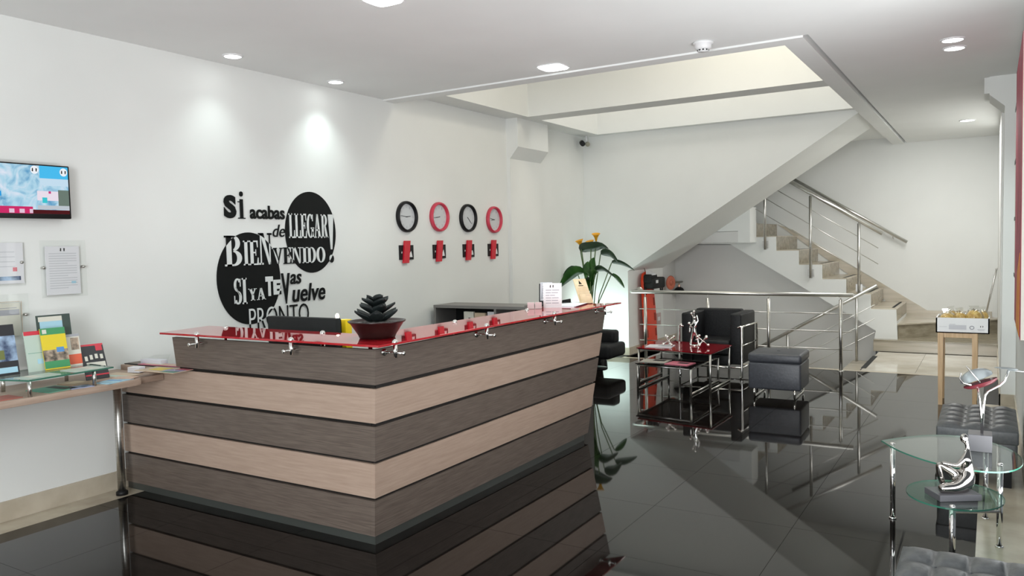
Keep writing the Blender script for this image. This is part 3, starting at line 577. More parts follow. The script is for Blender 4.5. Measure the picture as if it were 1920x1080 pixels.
place(word_serif('LLEGAR'), 4.798, 5.263, 1.741, 1.954)
place(word_serif('!'), 5.268, 5.336, 1.636, 1.955)
b = MB(); b.prism([(0.0062, 5.30+0.027*math.cos(2*PI*k/20), 1.55+0.036*math.sin(2*PI*k/20)) for k in range(20)], (0.006, 0, 0)); dc.part('lettering', b, DEC)
place(word_serif('B'), 4.12, 4.286, 1.518, 1.761)
place(word_serif('IE'), 4.303, 4.453, 1.52, 1.721)
place(word_serif('N'), 4.46, 4.60, 1.52, 1.783)
place(word_serif('V'), 4.600, 4.719, 1.523, 1.658)
place(word_serif('ENIDO'), 4.723, 5.218, 1.519, 1.660)
place(word_serif('SI'), 4.196, 4.321, 1.207, 1.418)
place(word_serif('YA'), 4.337, 4.513, 1.229, 1.328)
place(text_polys('T', bold=0.06), 4.517, 4.596, 1.255, 1.419)
place(text_polys('E', bold=0.05), 4.602, 4.683, 1.262, 1.388)
place(text_polys('V', bold=0.03), 4.689, 4.785, 1.177, 1.44)
place(text_polys('as', shear=0.2, bold=0.015), 4.789, 4.92, 1.341, 1.429)
place(text_polys('uelve', shear=0.2, bold=0.015), 4.807, 5.201, 1.183, 1.341)
place(text_polys('PRONTO', bold=-0.012), 4.335, 4.99, 0.99, 1.165)

# ------------------------------------------------------------------ clocks and plaques
def clock(y, z, rimM, tm, label):
    t = Thing('wall_clock', label, 'clock', (0, y, z), 0, 'world clocks on the left wall')
    b = MB(); prof = [(0.132, 0.004), (0.136, 0.034), (0.146, 0.044), (0.156, 0.040), (0.162, 0.022), (0.162, 0.0), (0.132, 0.0)]; b.lathe(prof, (0, 0, 0), (1, 0, 0), 40); t.part('rim', b, rimM, local=True)
    b = MB(); b.prism([(0.004, 0.134*math.cos(2*PI*k/40), 0.134*math.sin(2*PI*k/40)) for k in range(40)], (0.006, 0, 0)); t.part('dial', b, DIALW, local=True)
    b = MB()
    for h in range(1, 13):
        vs, fs = text_polys(str(h)); a = PI/2-2*PI*h/12; cy, cz = 0.105*math.cos(a), 0.105*math.sin(a); wd = 0.014 if h < 10 else 0.024
        vs = fit(vs, -wd/2, wd/2, -0.013, 0.013); b.add([(0.0108, cy+u, cz+v) for u, v in vs], fs)
    t.part('numerals', b, GREYP, local=True)
    for L, wd, a in ((0.062, 0.007, PI/2-2*PI*(tm[0]+tm[1]/60)/12), (0.095, 0.005, PI/2-2*PI*tm[1]/60)):
        d = Vector((0, math.cos(a), math.sin(a))); n = Vector((0, -d.z, d.y)); b = MB()
        b.prism([Vector((0.012, 0, 0))-d*0.015-n*wd/2, Vector((0.012, 0, 0))-d*0.015+n*wd/2, Vector((0.012, 0, 0))+d*L+n*wd/3, Vector((0.012, 0, 0))+d*L-n*wd/3], (0.002, 0, 0)); t.part('hand', b, BLACKPR, local=True)
clock(6.402, 1.957, BLACKP, (2, 46), 'round wall clock with black rim, the nearest and largest looking of the four')
clock(6.964, 1.966, PINKRED, (8, 44), 'round wall clock with red rim, hung between the two black clocks')
clock(7.519, 1.964, BLACKP, (4, 22), 'round wall clock with black rim, hung between the two red clocks')
clock(8.077, 1.955, PINKRED, (8, 47), 'round wall clock with red rim, the furthest, next to the wall pilaster')
def plaque(y, label, var):
    t = Thing('city_plaque', label, 'plaque', (0, y, 1.588), 0, 'city plaques under the clocks')
    b = MB(); b.box(0.0, 0.012, -0.113, 0.113, -0.075, 0.075); t.part('plate', b, BLACKP, local=True)
    b = MB(); b.hexa([(0.012, -0.075, -0.11), (0.032, -0.075, -0.11), (0.032, 0.012, -0.11), (0.012, 0.012, -0.11)], [(0.012, -0.045, 0.12), (0.032, -0.045, 0.12), (0.032, 0.045, 0.12), (0.012, 0.045, 0.12)]); t.part('bar', b, RED, local=True)
    b = MB(); h = [0.0, 0.01, -0.012, 0.006][var]
    b.add([(0.0128, 0.035, -0.05), (0.0128, 0.092, -0.05), (0.0128, 0.085, -0.02), (0.0128, 0.072, 0.015+h), (0.0128, 0.058, 0.0), (0.0128, 0.045, -0.012)], [(0, 1, 2, 3, 4, 5)])
    b.add([(0.0128, -0.088, -0.005), (0.0128, -0.078, -0.012), (0.0128, -0.072, 0.006), (0.0128, -0.082, 0.014)], [(0, 1, 2, 3)]); t.part('silhouette', b, WHITE, local=True)
plaque(6.385, 'black plaque with red upright bar under the nearest black clock', 0)
plaque(6.955, 'black plaque with red upright bar under the nearer red clock', 1)
plaque(7.522, 'black plaque with red upright bar under the second black clock', 2)
plaque(8.048, 'black plaque with red upright bar under the furthest red clock', 3)

# ------------------------------------------------------------------ TV and notices on the left wall
tv = Thing('television', 'black flat television showing a bright street scene high on the left wall', 'television', (0.05, 2.60, 2.03))
b = MB(); b.box(0.045, 0.085, 2.32, 2.88, 1.867, 2.207); tv.part('casing', b, BLACKP, bevel=0.006)
b = MB(); b.box(0.0, 0.045, 2.5, 2.7, 1.95, 2.12); tv.part('wall_bracket', b, BLACKM)
SKY = emis('screen_sky', (0.10, 0.50, 0.85), 1.0); SC = bpy.data.materials.new('screen_picture'); SC.use_nodes = True; nt = SC.node_tree; nt.nodes.clear()
tc = nt.nodes.new('ShaderNodeTexCoord'); nz = nt.nodes.new('ShaderNodeTexNoise'); nz.inputs['Scale'].default_value = 9; nz.inputs['Detail'].default_value = 5; nz.inputs['Distortion'].default_value = 1.5
rp = nt.nodes.new('ShaderNodeValToRGB'); e = nt.nodes.new('ShaderNodeEmission'); o_ = nt.nodes.new('ShaderNodeOutputMaterial')
rp.color_ramp.elements[0].position = 0.3; rp.color_ramp.elements[0].color = (0.10, 0.32, 0.55, 1); rp.color_ramp.elements[1].position = 0.72; rp.color_ramp.elements[1].color = (0.78, 0.80, 0.90, 1)
el = rp.color_ramp.elements.new(0.5); el.color = (0.42, 0.66, 0.80, 1)
nt.links.new(tc.outputs['Object'], nz.inputs['Vector']); nt.links.new(nz.outputs[0], rp.inputs[0]); nt.links.new(rp.outputs[0], e.inputs[0]); nt.links.new(e.outputs[0], o_.inputs[0])
b = MB(); b.box(0.0852, 0.0858, 2.332, 2.868, 1.897, 2.198); tv.part('screen', b, SC)
def scr(y0, y1, z0, z1, c, k, s=1.0, name='picture_patch'):
    b = MB(); b.box(0.0858, 0.0858+0.0003*k, y0, y1, z0, z1); tv.part(name, b, emis('screen_%d_%d' % (int(y0*1000), int(z0*1000)), c, s))
scr(2.69, 2.868, 2.12, 2.198, (0.07, 0.50, 0.85), 1); scr(2.69, 2.868, 2.075, 2.12, (0.55, 0.72, 0.85), 1); scr(2.67, 2.80, 1.98, 2.04, (0.80, 0.72, 0.82), 2); scr(2.74, 2.755, 2.025, 2.04, (0.55, 0.05, 0.2), 3)
scr(2.70, 2.73, 1.965, 2.0, (0.05, 0.55, 0.62), 3); scr(2.80, 2.868, 1.95, 2.05, (0.15, 0.20, 0.17), 2); scr(2.332, 2.46, 2.0, 2.03, (0.02, 0.32, 0.75), 1); scr(2.67, 2.868, 1.925, 1.95, (0.50, 0.55, 0.60), 2)
scr(2.332, 2.64, 1.897, 1.94, (0.60, 0.03, 0.14), 1); scr(2.64, 2.868, 1.897, 1.922, (0.08, 0.012, 0.015), 3)
for k in range(3): scr(2.50+0.06*k, 2.53+0.06*k, 1.90, 1.925, (0.75, 0.55, 0.68), 2)
fr = frame3((0.0866, 0, 0), (0, 1, 0), (0, 0, 1))
for y, z in ((2.84, 2.165), (2.66, 2.17)):
    b = MB(); b.prism([(0.0866, y+0.024*math.cos(2*PI*k/20), z+0.026*math.sin(2*PI*k/20)) for k in range(20)], (0.0003, 0, 0)); p = tv.part('round_emblem', b, emis('screen_badge%d' % int(y*100), (0.85, 0.88, 0.92), 1.0))
    b = MB(); emblem(b, lambda a, c, d=0.0, y=y, z=z: Vector((0.0869+d, y+a, z+c)), 0, 0, 0.02, 0.0002); tv.part('emblem_mark', b, BLACKPR, parent=p)
def notice(y0, y1, z0, z1, py0, py1, pz0, pz1, label, var):
    cy, cz = (y0+y1)/2, (z0+z1)/2
    t = Thing('framed_notice', label, 'notice', (0, cy, cz))
    b = MB(); b.box(0.022, 0.026, y0, y1, z0, z1); t.part('acrylic_plate', b, ACRYL)
    b = MB(); b.box(0.012, 0.018, py0, py1, pz0, pz1); t.part('sheet', b, IVORY if var == 2 else PAPER)
    for y in (y0+0.018, y1-0.018):
        b = MB(); b.lathe([(0.009, 0.0), (0.009, 0.03), (0.0, 0.032)], (0, y, cz+0.01), (1, 0, 0), 12); t.part('standoff', b, STEEL)
    F = lambda a, c, d=0.0: Vector((0.0182+d, a, c))
    b = MB()
    if var == 0:
        for k in range(15): z = pz1-0.05-0.016*k; slab(b, F, py0+0.02, py1-0.02-(0.06 if k % 5 == 4 else 0), z, z+0.006, 0, 0.0005)
        t.part('printed_lines', b, LGREYP); b = MB(); emblem(b, F, (py0+py1)/2, pz1-0.022, 0.02); t.part('emblem', b, BLACKPR); b = MB(); slab(b, F, py1-0.06, py1-0.03, pz0+0.07, pz0+0.085, 0, 0.0006); t.part('stamp', b, SKYB)
    elif var == 1:
        for k in range(4): z = pz1-0.06-0.03*k; slab(b, F, py0+0.02, py1-0.05, z, z+0.005, 0, 0.0005)
        t.part('printed_lines', b, LGREYP); b = MB(); slab(b, F, py0+0.01, py1-0.02, pz0+0.02, pz0+0.045, 0, 0.0006); t.part('banner', b, PHOTOB); b = MB(); slab(b, F, py1-0.065, py1-0.04, pz0+0.075, pz0+0.10, 0, 0.0006); t.part('stamp', b, PINKB)
    else:
        for q, e_ in ((0, 0.0), (1, 0.004)):
            pass
        slab(b, F, py0+0.01, py1-0.006, pz1-0.075, pz1-0.04, 0, 0.0006); slab(b, F, py0+0.01, py1-0.02, pz1-0.032, pz1-0.028, 0, 0.0006); t.part('printed_heading', b, GREYP)
        b = MB(); slab(b, F, py0, py1, pz1+0.006, pz1+0.009, 0, .0006); slab(b, F, py1+0.006, py1+0.009, pz0, pz1+0.009, 0, 0.0006); t.part('border_line', b, SANDB)
notice(2.70, 2.994, 1.362, 1.73, 2.735, 2.954, 1.378, 1.692, 'clear acrylic notice with dense printed letter and small emblem right below the television', 0)
notice(2.30, 2.605, 1.45, 1.72, 2.32, 2.60, 1.465, 1.718, 'clear acrylic notice with blue banner at the left picture edge', 1)
notice(2.26, 2.613, 1.115, 1.40, 2.28, 2.565, 1.14, 1.345, 'cream certificate with grey ornate heading behind the brochures', 2)

# ------------------------------------------------------------------ wall shelf, glass riser, brochures
SZ = 0.835
sh = Thing('wall_shelf', 'pinkish wood shelf running along the left wall to the counter', 'shelf', (0.3, 2.0, 0.8))
b = MB(); b.prism([(0.0, 0.6, 0.795), (0.57, 0.6, 0.795), (0.57, 2.97, 0.795), (0.555, 3.005, 0.795), (0.52, 3.02, 0.795), (0.52, 3.19, 0.795), (0, 3.19, 0.795)], (0, 0, 0.04)); sh.part('board', b, SHELFW, bevel=0.004)
b = MB(); b.tube([(0.155, 3.085, 0.01), (0.155, 3.085, 0.795)], 0.026, 14); p = sh.part('leg', b, STEEL)
b = MB(); b.lathe([(0, 0), (0.038, 0), (0.038, 0.022), (0.028, 0.03), (0, 0.03)], (0.155, 3.085, 0), seg=18); sh.part('foot', b, BLACKP, parent=p)
gri = Thing('glass_riser', 'low glass riser on steel pegs on the wall shelf', 'riser', (0.37, 2.45, SZ))
b = MB(); b.prism([(0.14, 2.16, 0.93), (0.60, 2.30, 0.93), (0.565, 2.82, 0.93), (0.13, 2.85, 0.93)], (0, 0, 0.008), mi=1, cap_mi=0); gri.part('pane', b, [GLASS, GEDGE])
for x, y in ((0.555, 2.325), (0.53, 2.715), (0.17, 2.745), (0.21, 2.35)):
    b = MB(); b.tube([(x, y, SZ), (x, y, 0.93)], 0.0115, 12); gri.part('leg', b, STEEL)
def brochure(name, label, loc, rz, tilt, wd, h, cover, patches, group, thick=0.008):
    t, fn = leaning(name, label, 'brochure', loc, rz, tilt, group)
    b = MB(); slab(b, fn, 0, wd, 0, h, -thick, 0); c = t.part('cover', b, cover, local=True)
    for i, (u0, u1, v0, v1, M) in enumerate(patches):
        b = MB(); slab(b, fn, u0*wd, u1*wd, v0*h, v1*h, 0.0002, 0.0006+0.0003*i); t.part('printed_block', b, M, local=True)
    return t
RZ = PI/2-0.06
G1 = 'brochures standing on the glass riser'
GRZ = 0.938
brochure('brochure', 'blue photo brochure standing at the left picture edge on the glass riser', (0.29, 2.235, GRZ), RZ, 0.20, 0.17, 0.30, PHOTOB, [(0.0, 1, 0.78, 1, DKB), (0.0, 1, 0.0, 0.28, DKB), (0.3, 0.95, 0.05, 0.16, SKYB), (0.1, 0.6, 0.32, 0.5, YELB.copy() if False else flat('olive_print', (0.16, 0.18, 0.05)))], G1)
brochure('brochure', 'pale green magazine with red strip along its top, left of the yellow brochure', (0.29, 2.46, GRZ), RZ, 0.20, 0.19, 0.245, PALEB, [(0, 1, 0.90, 1, REDB), (0.05, 0.8, 0.45, 0.46, TEALB), (0.3, 0.7, 0.18, 0.30, SKYB)], G1)
brochure('brochure', 'yellow and green brochure with food photo in front of the others', (0.315, 2.545, GRZ+0.002), RZ, 0.22, 0.145, 0.255, YELB, [(0, 1, 0.84, 1, GREENB), (0.08, 0.25, 0.87, 0.97, IVORY), (0, 1, 0.20, 0.47, PHOTO), (0, 1, 0.03, 0.20, GREENB), (0.55, 0.85, 0.40, 0.52, BLUEB)], G1)
brochure('brochure', 'coral and cream brochure with photos leaning at right of the yellow brochure', (0.265, 2.63, GRZ), RZ, 0.17, 0.165, 0.20, IVORY, [(0.0, 1, 0.05, 0.36, ORB), (0.0, 1, 0.92, 1.0, GREYP), (0.28, 0.42, 0.42, 0.80, DKB), (0.66, 0.95, 0.50, 0.88, PHOTO), (0.10, 0.2, 0.5, 0.8, PINKB)], G1)
brochure('brochure', 'dark leaflet with blue and white tags peeking up at the back of the riser', (0.235, 2.565, GRZ), RZ, 0.14, 0.20, 0.33, flat('dark_sage_print', (0.05, 0.075, 0.065)), [(0.05, 0.75, 0.88, 0.97, IVORY), (0.08, 0.75, 0.74, 0.88, SKYB), (0.35, 0.8, 0.60, 0.68, DUSTY), (0.3, 0.7, 0.42, 0.58, PALEB), (0.2, 0.8, 0.36, 0.41, PALEB)], G1)
brochure('brochure', 'black brochure with red top and round red dot beside the glass riser', (0.30, 2.80, SZ+0.002), RZ-0.05, 0.38, 0.145, 0.235, DKB, [(0, 1, 0.95, 1, REDB), (0.66, 0.94, 0.80, 0.95, REDB), (0.15, 0.95, 0.28, 0.48, IVORY), (0.3, 0.8, 0.24, 0.36, ORB), (0.0, 1, 0.10, 0.14, REDB), (0.12, 0.24, 0.53, 0.66, IVORY), (0.34, 0.46, 0.56, 0.69, IVORY), (0.56, 0.68, 0.58, 0.71, IVORY), (0.78, 0.9, 0.56, 0.69, IVORY)], G1)
def leaflet(label, x, y, z, rz, wd, d, cover, patches, group='leaflets lying on the wall shelf'):
    t = Thing('leaflet', label, 'leaflet', (x, y, z), rz, group)
    b = MB(); b.box(-wd/2, wd/2, -d/2, d/2, 0, 0.004); t.part('cover', b, cover, local=True)
    for i, (u0, u1, v0, v1, M) in enumerate(patches):
        b = MB(); b.box(-wd/2+u0*wd, -wd/2+u1*wd, -d/2+v0*d, -d/2+v1*d, 0.004, 0.0046+0.0003*i); t.part('printed_block', b, M, local=True)
leaflet('sky blue leaflet lying at the shelf edge right of the riser', 0.49, 2.86, SZ, 0.25, 0.13, 0.20, SKYB, [(0.1, 0.9, 0.5, 0.6, BLUEB)])
leaflet('sand coloured leaflet lying against the wall beside the black brochure', 0.30, 3.02, SZ, 0.15, 0.24, 0.16, SANDB, [(0.05, 0.9, 0.1, 0.4, PALEB)])
leaflet('pale leaflet folded at the rounded shelf corner', 0.46, 2.955, SZ+0.005, 0.45, 0.14, 0.08, flat('peach_print', (0.62, 0.42, 0.32)), [])
leaflet('multicoloured leaflet with red corner lying where the shelf meets the counter', 0.62, 3.13, 0.874, 0.08, 0.36, 0.17, SANDB, [(0.65, 1, 0.0, 0.3, TEALB), (0.5, 1, 0.3, 0.62, flat('lilac_print', (0.42, 0.40, 0.60))), (0.7, 1, 0.62, 1, PINKB), (0.2, 0.55, 0.3, 0.8, YELB)])
leaflet('dark rimmed leaflet at the wall beyond the sand coloured one', 0.40, 3.28, 0.873, 0.1, 0.42, 0.08, DUSTY, [(0.1, 0.9, 0.2, 0.8, SANDB)])
leaflet('dark teal leaflet lying under the glass riser', 0.42, 2.52, SZ, 0.1, 0.22, 0.18, TEALB, [(0.1, 0.9, 0.6, 0.9, DKB)])
leaflet('terracotta leaflet lying under the left end of the riser', 0.45, 2.20, SZ, 0.0, 0.16, 0.20, flat('terracotta_print', (0.40, 0.11, 0.08)), [(0.1, 0.9, 0.1, 0.3, DKB)])
leaflet('lilac blue leaflet lying under the middle of the riser', 0.50, 2.64, SZ, -0.15, 0.10, 0.13, flat('periwinkle_print', (0.30, 0.34, 0.50)), [(0.1, 0.9, 0.5, 0.9, PHOTOB)])
leaflet('brown leaflet lying below the right riser peg', 0.36, 2.72, SZ, 0.2, 0.22, 0.13, flat('tan_print', (0.42, 0.30, 0.20)), [(0.1, 0.5, 0.2, 0.8, SANDB)])
leaflet('clear topped leaflet lying on the glass riser near its front edge', 0.50, 2.40, GRZ, 0.05, 0.12, 0.20, PALEB, [(0.1, 0.9, 0.2, 0.5, IVORY)], G1)
leaflet('pale leaflet lying on the riser in front of the yellow brochure', 0.48, 2.68, GRZ, 0.05, 0.15, 0.20, PALEB, [(0.1, 0.9, 0.5, 0.8, IVORY)], G1)
t = Thing('card_stack', 'small stack of white cards beside the black brochure near the wall', 'cards', (0.30, 3.14, SZ+0.006), 0.3)
b = MB()
for k in range(6): b.box(-0.045, 0.045, -0.03, 0.03, 0.006*k, 0.006*k+0.005)
t.part('card', b, PAPER, local=True)
t = Thing('acrylic_card_box', 'grey clear card box against the wall on the counter ledge', 'box', (0.26, 3.30, 0.873), 0.1)
b = MB(); b.box(-0.10, 0.10, -0.03, 0.03, 0, 0.03); t.part('box', b, LGREYP, local=True, bevel=0.002)
b = MB(); b.hexa([(-0.10, 0.03, .03), (0.10, 0.03, .03), (0.10, 0.034, .03), (-0.10, 0.034, .03)], [(-0.06, 0.05, .05), (0.10, 0.05, .06), (0.10, 0.054, .06), (-0.06, 0.054, .05)]); t.part('lid', b, ACRYL, local=True)

# ------------------------------------------------------------------ ceiling fittings
def downlight(x, y, r, label, square=False, watt=12, angle=1.9, tgt=None, col=COOL):
    t = Thing('ceiling_downlight', label, 'ceiling light', (x, y, CZ), 0, 'lit ceiling lights')
    if square:
        def ring(r): return [(r*math.copysign(abs(math.cos(a))**0.45, math.cos(a)), r*math.copysign(abs(math.sin(a))**0.45, math.sin(a))) for a in [2*PI*k/32 for k in range(32)]]
        b = MB(); b.prism([(p[0], p[1], -0.008) for p in ring(r+0.012)], (0, 0, 0.008)); t.part('frame', b, WHITE, local=True)
        b = MB(); b.prism([(p[0], p[1], -0.014) for p in ring(r)], (0, 0, 0.005)); t.part('diffuser', b, LAMP, local=True)
    else:
        b = MB(); b.lathe([(r+0.014, 0), (r+0.014, -0.006), (r, -0.010), (r, 0)], seg=28); t.part('frame', b, WHITE, local=True)
        b = MB(); b.prism([(r*math.cos(2*PI*k/28), r*math.sin(2*PI*k/28), -0.007) for k in range(28)], (0, 0, 0.005)); t.part('diffuser', b, LAMP, local=True)
    light('downlight_beam', 'SPOT', (x, y, CZ-0.02), watt, col, 0.05, target=tgt or (x, y, 0), angle=angle, blend=1.0)
downlight(0.272, 4.06, 0.062, 'round lit downlight near the left wall, the nearer of two', watt=15, angle=1.75, tgt=(0.20, 4.06, 0))
downlight(0.230, 5.20, 0.062, 'round lit downlight near the left wall, above the lettering discs', watt=26, angle=1.75, tgt=(0.17, 5.20, 0))
downlight(2.08, 3.68, 0.095, 'square lit ceiling panel cut by the top picture edge', True, 112, 2.7)
downlight(2.05, 5.87, 0.105, 'square lit ceiling panel beside the stair opening', True, 112, 2.7)
downlight(4.925, 6.925, 0.072, 'oval lit downlight at right, the nearer of a close pair', watt=50, angle=1.5, tgt=(4.8, 8.9, 0))
downlight(4.925, 7.24, 0.072, 'oval lit downlight at right, the further of a close pair', watt=50, angle=1.5, tgt=(4.8, 8.9, 0))
downlight(4.91, 11.80, 0.082, 'round lit downlight over the stairs beside the right corbel', watt=14, angle=2.4)
t = Thing('smoke_detector', 'white round smoke detector on the ceiling beside the stair opening', 'smoke detector', (3.335, 5.85, CZ))
b = MB(); b.lathe([(0, 0), (0.075, 0), (0.075, -0.014), (0.062, -0.018), (0.06, -0.045), (0.045, -0.055), (0, -0.055)], seg=28); t.part('housing', b, WHITE, local=True)
b = MB(); b.lathe([(0.042, -0.05), (0.042, -0.068), (0, -0.07)], seg=24); p = t.part('chamber', b, WHITE, local=True)
for k in range(10):
    a = 2*PI*k/10; b = MB(); d = Vector((math.cos(a), math.sin(a), 0)); n = Vector((-d.y, d.x, 0)); c = d*0.0425
    b.prism([c-n*0.008+Vector((0, 0, -0.066)), c+n*0.008+Vector((0, 0, -0.066)), c+n*0.008+Vector((0, 0, -0.057)), c-n*0.008+Vector((0, 0, -0.057))], d*0.001); t.part('slot', b, BLACKP, parent=p, local=True)
t = Thing('security_camera', 'small black security camera under the beam in the far left corner', 'camera', (0.10, 10.46, 3.1))
b = MB(); b.tube([(0.10, 10.5, 3.215), (0.10, 10.5, 3.12)], 0.018, 10); t.part('mount', b, WHITE)
b = MB(); b.tube([(0.055, 10.44, 3.12), (0.12, 10.34, 3.085)], 0.036, 14); t.part('body', b, BLACKP)
b = MB(); b.lathe([(0, 0), (0.034, 0), (0.034, 0.05), (0.026, 0.06), (0, 0.06)], (0.155, 10.42, 3.09), (0.5, -0.8, -0.25), 16); t.part('sensor_cap', b, mat('olive_cap', (0.30, 0.29, 0.23), 0.4))

# ------------------------------------------------------------------ calla lily plant and assumed floor lamp
pl = Thing('calla_lily_plant', 'tall potted calla lily with yellow blooms and broad leaves in the far left corner', 'plant', (0.47, 9.8, 0))
b = MB(); b.lathe([(0, 0), (0.13, 0), (0.17, 0.34), (0.18, 0.36), (0.165, 0.36), (0.15, 0.32), (0, 0.32)], (0.47, 9.8, 0), seg=24); pl.part('pot', b, BLACKP)
def ribbon_leaf(mb, pts, W, fold=0.25, roll=0.0):
    P = [Vector(p) for p in pts]; N = 10; rows = []
    def ev(t):
        s = t*(len(P)-1); i = min(int(s), len(P)-2); f = s-i
        p0 = P[max(i-1, 0)]; p1 = P[i]; p2 = P[i+1]; p3 = P[min(i+2, len(P)-1)]
        return 0.5*((2*p1)+(p2-p0)*f+(2*p0-5*p1+4*p2-p3)*f*f+(3*p1-p0-3*p2+p3)*f**3)
    for i in range(N+1):
        t = i/N; c = ev(t); d = (ev(min(1, t+.02))-ev(max(0, t-.02))).normalized()
        s = d.cross(Vector((0, 0, 1)));  s = s.normalized() if s.length > 1e-3 else Vector((1, 0, 0)); n = s.cross(d)
        s2 = s*math.cos(roll)+n*math.sin(roll); n2 = s2.cross(d); wd = W*math.sin(PI*(t**0.8))**0.85+0.002
        rows += [c-s2*wd+n2*wd*fold, c, c+s2*wd+n2*wd*fold]
    n = len(rows); vs = rows+[p-Vector((0, 0, 0.003)) for p in rows]; fs = []
    for i in range(N):
        for k in range(2): a = i*3+k; fs += [(a, a+1, a+4, a+3), (a+n, a+n+3, a+n+4, a+n+1)]
        fs += [(i*3, i*3+3, n+i*3+3, n+i*3), (i*3+2, n+i*3+2, n+i*3+5, i*3+5)]
    mb.add(vs, fs, 0, True)
Y0 = 9.8; root = (0.47, Y0, 0.35)
leaves = [  # tip base ... , width, material, roll
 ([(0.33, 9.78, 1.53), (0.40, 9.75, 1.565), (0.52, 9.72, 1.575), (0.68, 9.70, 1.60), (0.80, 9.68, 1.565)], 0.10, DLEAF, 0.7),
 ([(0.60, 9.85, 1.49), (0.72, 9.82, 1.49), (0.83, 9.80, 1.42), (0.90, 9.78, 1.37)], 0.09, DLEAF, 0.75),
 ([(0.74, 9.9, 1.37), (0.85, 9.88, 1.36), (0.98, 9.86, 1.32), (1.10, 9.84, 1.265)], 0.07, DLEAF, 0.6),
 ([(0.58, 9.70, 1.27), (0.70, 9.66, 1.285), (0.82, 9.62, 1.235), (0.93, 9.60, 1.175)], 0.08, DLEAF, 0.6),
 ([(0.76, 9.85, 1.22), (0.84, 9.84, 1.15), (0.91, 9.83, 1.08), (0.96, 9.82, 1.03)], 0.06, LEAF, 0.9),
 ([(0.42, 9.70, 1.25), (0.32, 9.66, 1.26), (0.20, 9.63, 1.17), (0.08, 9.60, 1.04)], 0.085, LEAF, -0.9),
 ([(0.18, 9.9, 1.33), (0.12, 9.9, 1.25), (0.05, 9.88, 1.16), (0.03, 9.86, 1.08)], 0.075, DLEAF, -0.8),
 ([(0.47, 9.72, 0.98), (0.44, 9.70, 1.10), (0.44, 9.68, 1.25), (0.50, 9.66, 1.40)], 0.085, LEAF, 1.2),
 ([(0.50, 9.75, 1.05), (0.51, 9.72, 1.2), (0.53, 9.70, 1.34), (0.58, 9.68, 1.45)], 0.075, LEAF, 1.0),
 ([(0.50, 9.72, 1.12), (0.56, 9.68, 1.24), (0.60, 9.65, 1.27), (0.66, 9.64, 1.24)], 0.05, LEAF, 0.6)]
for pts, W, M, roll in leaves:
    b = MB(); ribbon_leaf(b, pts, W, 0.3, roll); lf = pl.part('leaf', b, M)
    q = Vector(pts[0]); b = MB(); b.tube([Vector(root), Vector(root).lerp(q, 0.5)+Vector(((q.x-0.47)*-0.12, 0, 0.06)), q], 0.007, 6); pl.part('stalk', b, STEM, parent=lf)
for fx, fz, lean in ((0.35, 1.60, -0.4), (0.50, 1.585, -0.15), (0.58, 1.68, 0.2)):
    d = Vector((lean*0.5, -0.25, 1)).normalized(); b = MB(); b.lathe([(0.006, -0.02), (0.014, 0.0), (0.022, 0.04), (0.042, 0.075), (0.06, 0.095), (0.056, 0.094), (0.036, 0.072), (0.014, 0.03), (0.004, 0.0)], (fx, 9.76, fz), d, 18)
    f_ = pl.part('flower', b, LILY); b = MB(); b.tube([Vector((fx, 9.76, fz))+d*0.02, Vector((fx, 9.76, fz))+d*0.075], 0.006, 8); pl.part('spadix', b, YELLOW, parent=f_)
    b = MB(); b.tube([Vector(root), Vector((0.46+0.3*(fx-0.47), 9.78, 1.0)), Vector((fx, 9.76, fz-0.01))], 0.008, 8); pl.part('stalk', b, STEM, parent=f_)
t = Thing('assumed_uplighter', 'assumed low black floor lamp hidden behind the counter lighting the far corner', 'lamp', (0.42, 10.25, 0))  # unseen lamp, assumed from the bright glow on the back wall
b = MB(); b.lathe([(0, 0), (0.10, 0), (0.10, 0.02), (0.06, 0.03), (0.07, 0.16), (0.06, 0.16), (0.05, 0.05), (0, 0.05)], (0.42, 10.25, 0), seg=20); t.part('housing', b, BLACKP)
b = MB(); b.lathe([(0.055, 0.10), (0, 0.11)], (0.42, 10.25, 0), seg=16); t.part('bulb', b, LAMP)
light('assumed_uplighter_beam', 'AREA', (0.42, 10.1, 0.35), 8, (0.78, 1.0, 0.95), 0.25, target=(0.36, 10.6, 0.62))  # area light added to cast the assumed lamp's glow on the wall

# ------------------------------------------------------------------ under-stairs items
t = Thing('spinal_board', 'orange plastic rescue board hanging on the under-stairs wall', 'rescue board', (0.70, 11.2, 0.6))
def bp(u, v, d): return Vector((0.72+0.05*(1-v)+d, 10.93+u*0.46+0.05*(1-v), 0.04+v*1.16))
out = [(0.16, 0), (0.84, 0), (0.95, 0.06), (1.0, 0.45), (0.93, 0.9), (0.80, 0.98), (0.6, 1.0), (0.4, 1.0), (0.2, 0.98), (0.07, 0.9), (0.0, 0.45), (0.05, 0.06)]
b = MB(); n = len(out); b.add([bp(u, v, 0) for u, v in out]+[bp(u, v, 0.045) for u, v in out], [list(range(n)), list(range(n, 2*n))[::-1]]+[[i, (i+1) % n, n+(i+1) % n, n+i] for i in range(n)]); p = t.part('board', b, ORANGE, bevel=0.008)
DKOR = flat('dark_orange', (0.30, 0.02, 0.006))
for v in (0.2, 0.4, 0.6, 0.8):
    for u in (0.06, 0.80): b = MB(); b.hexa([bp(u, v-.05, .0455), bp(u+.12, v-.05, .0455), bp(u+.12, v-.05, .0475), bp(u, v-.05, .0475)], [bp(u, v+.05, .0455), bp(u+.12, v+.05, .0455), bp(u+.12, v+.05, .0475), bp(u, v+.05, .0475)]); t.part('hand_slot', b, DKOR, parent=p)
b = MB(); b.tube([(0.70, 11.12, 1.33), (0.735, 11.15, 1.19)], 0.006, 6); b.lathe([(0.0, 0), (0.014, 0), (0.014, 0.03), (0, 0.03)], (0.68, 11.12, 1.33), (1, 0, 0), 10); t.part('hook', b, BRONZE)
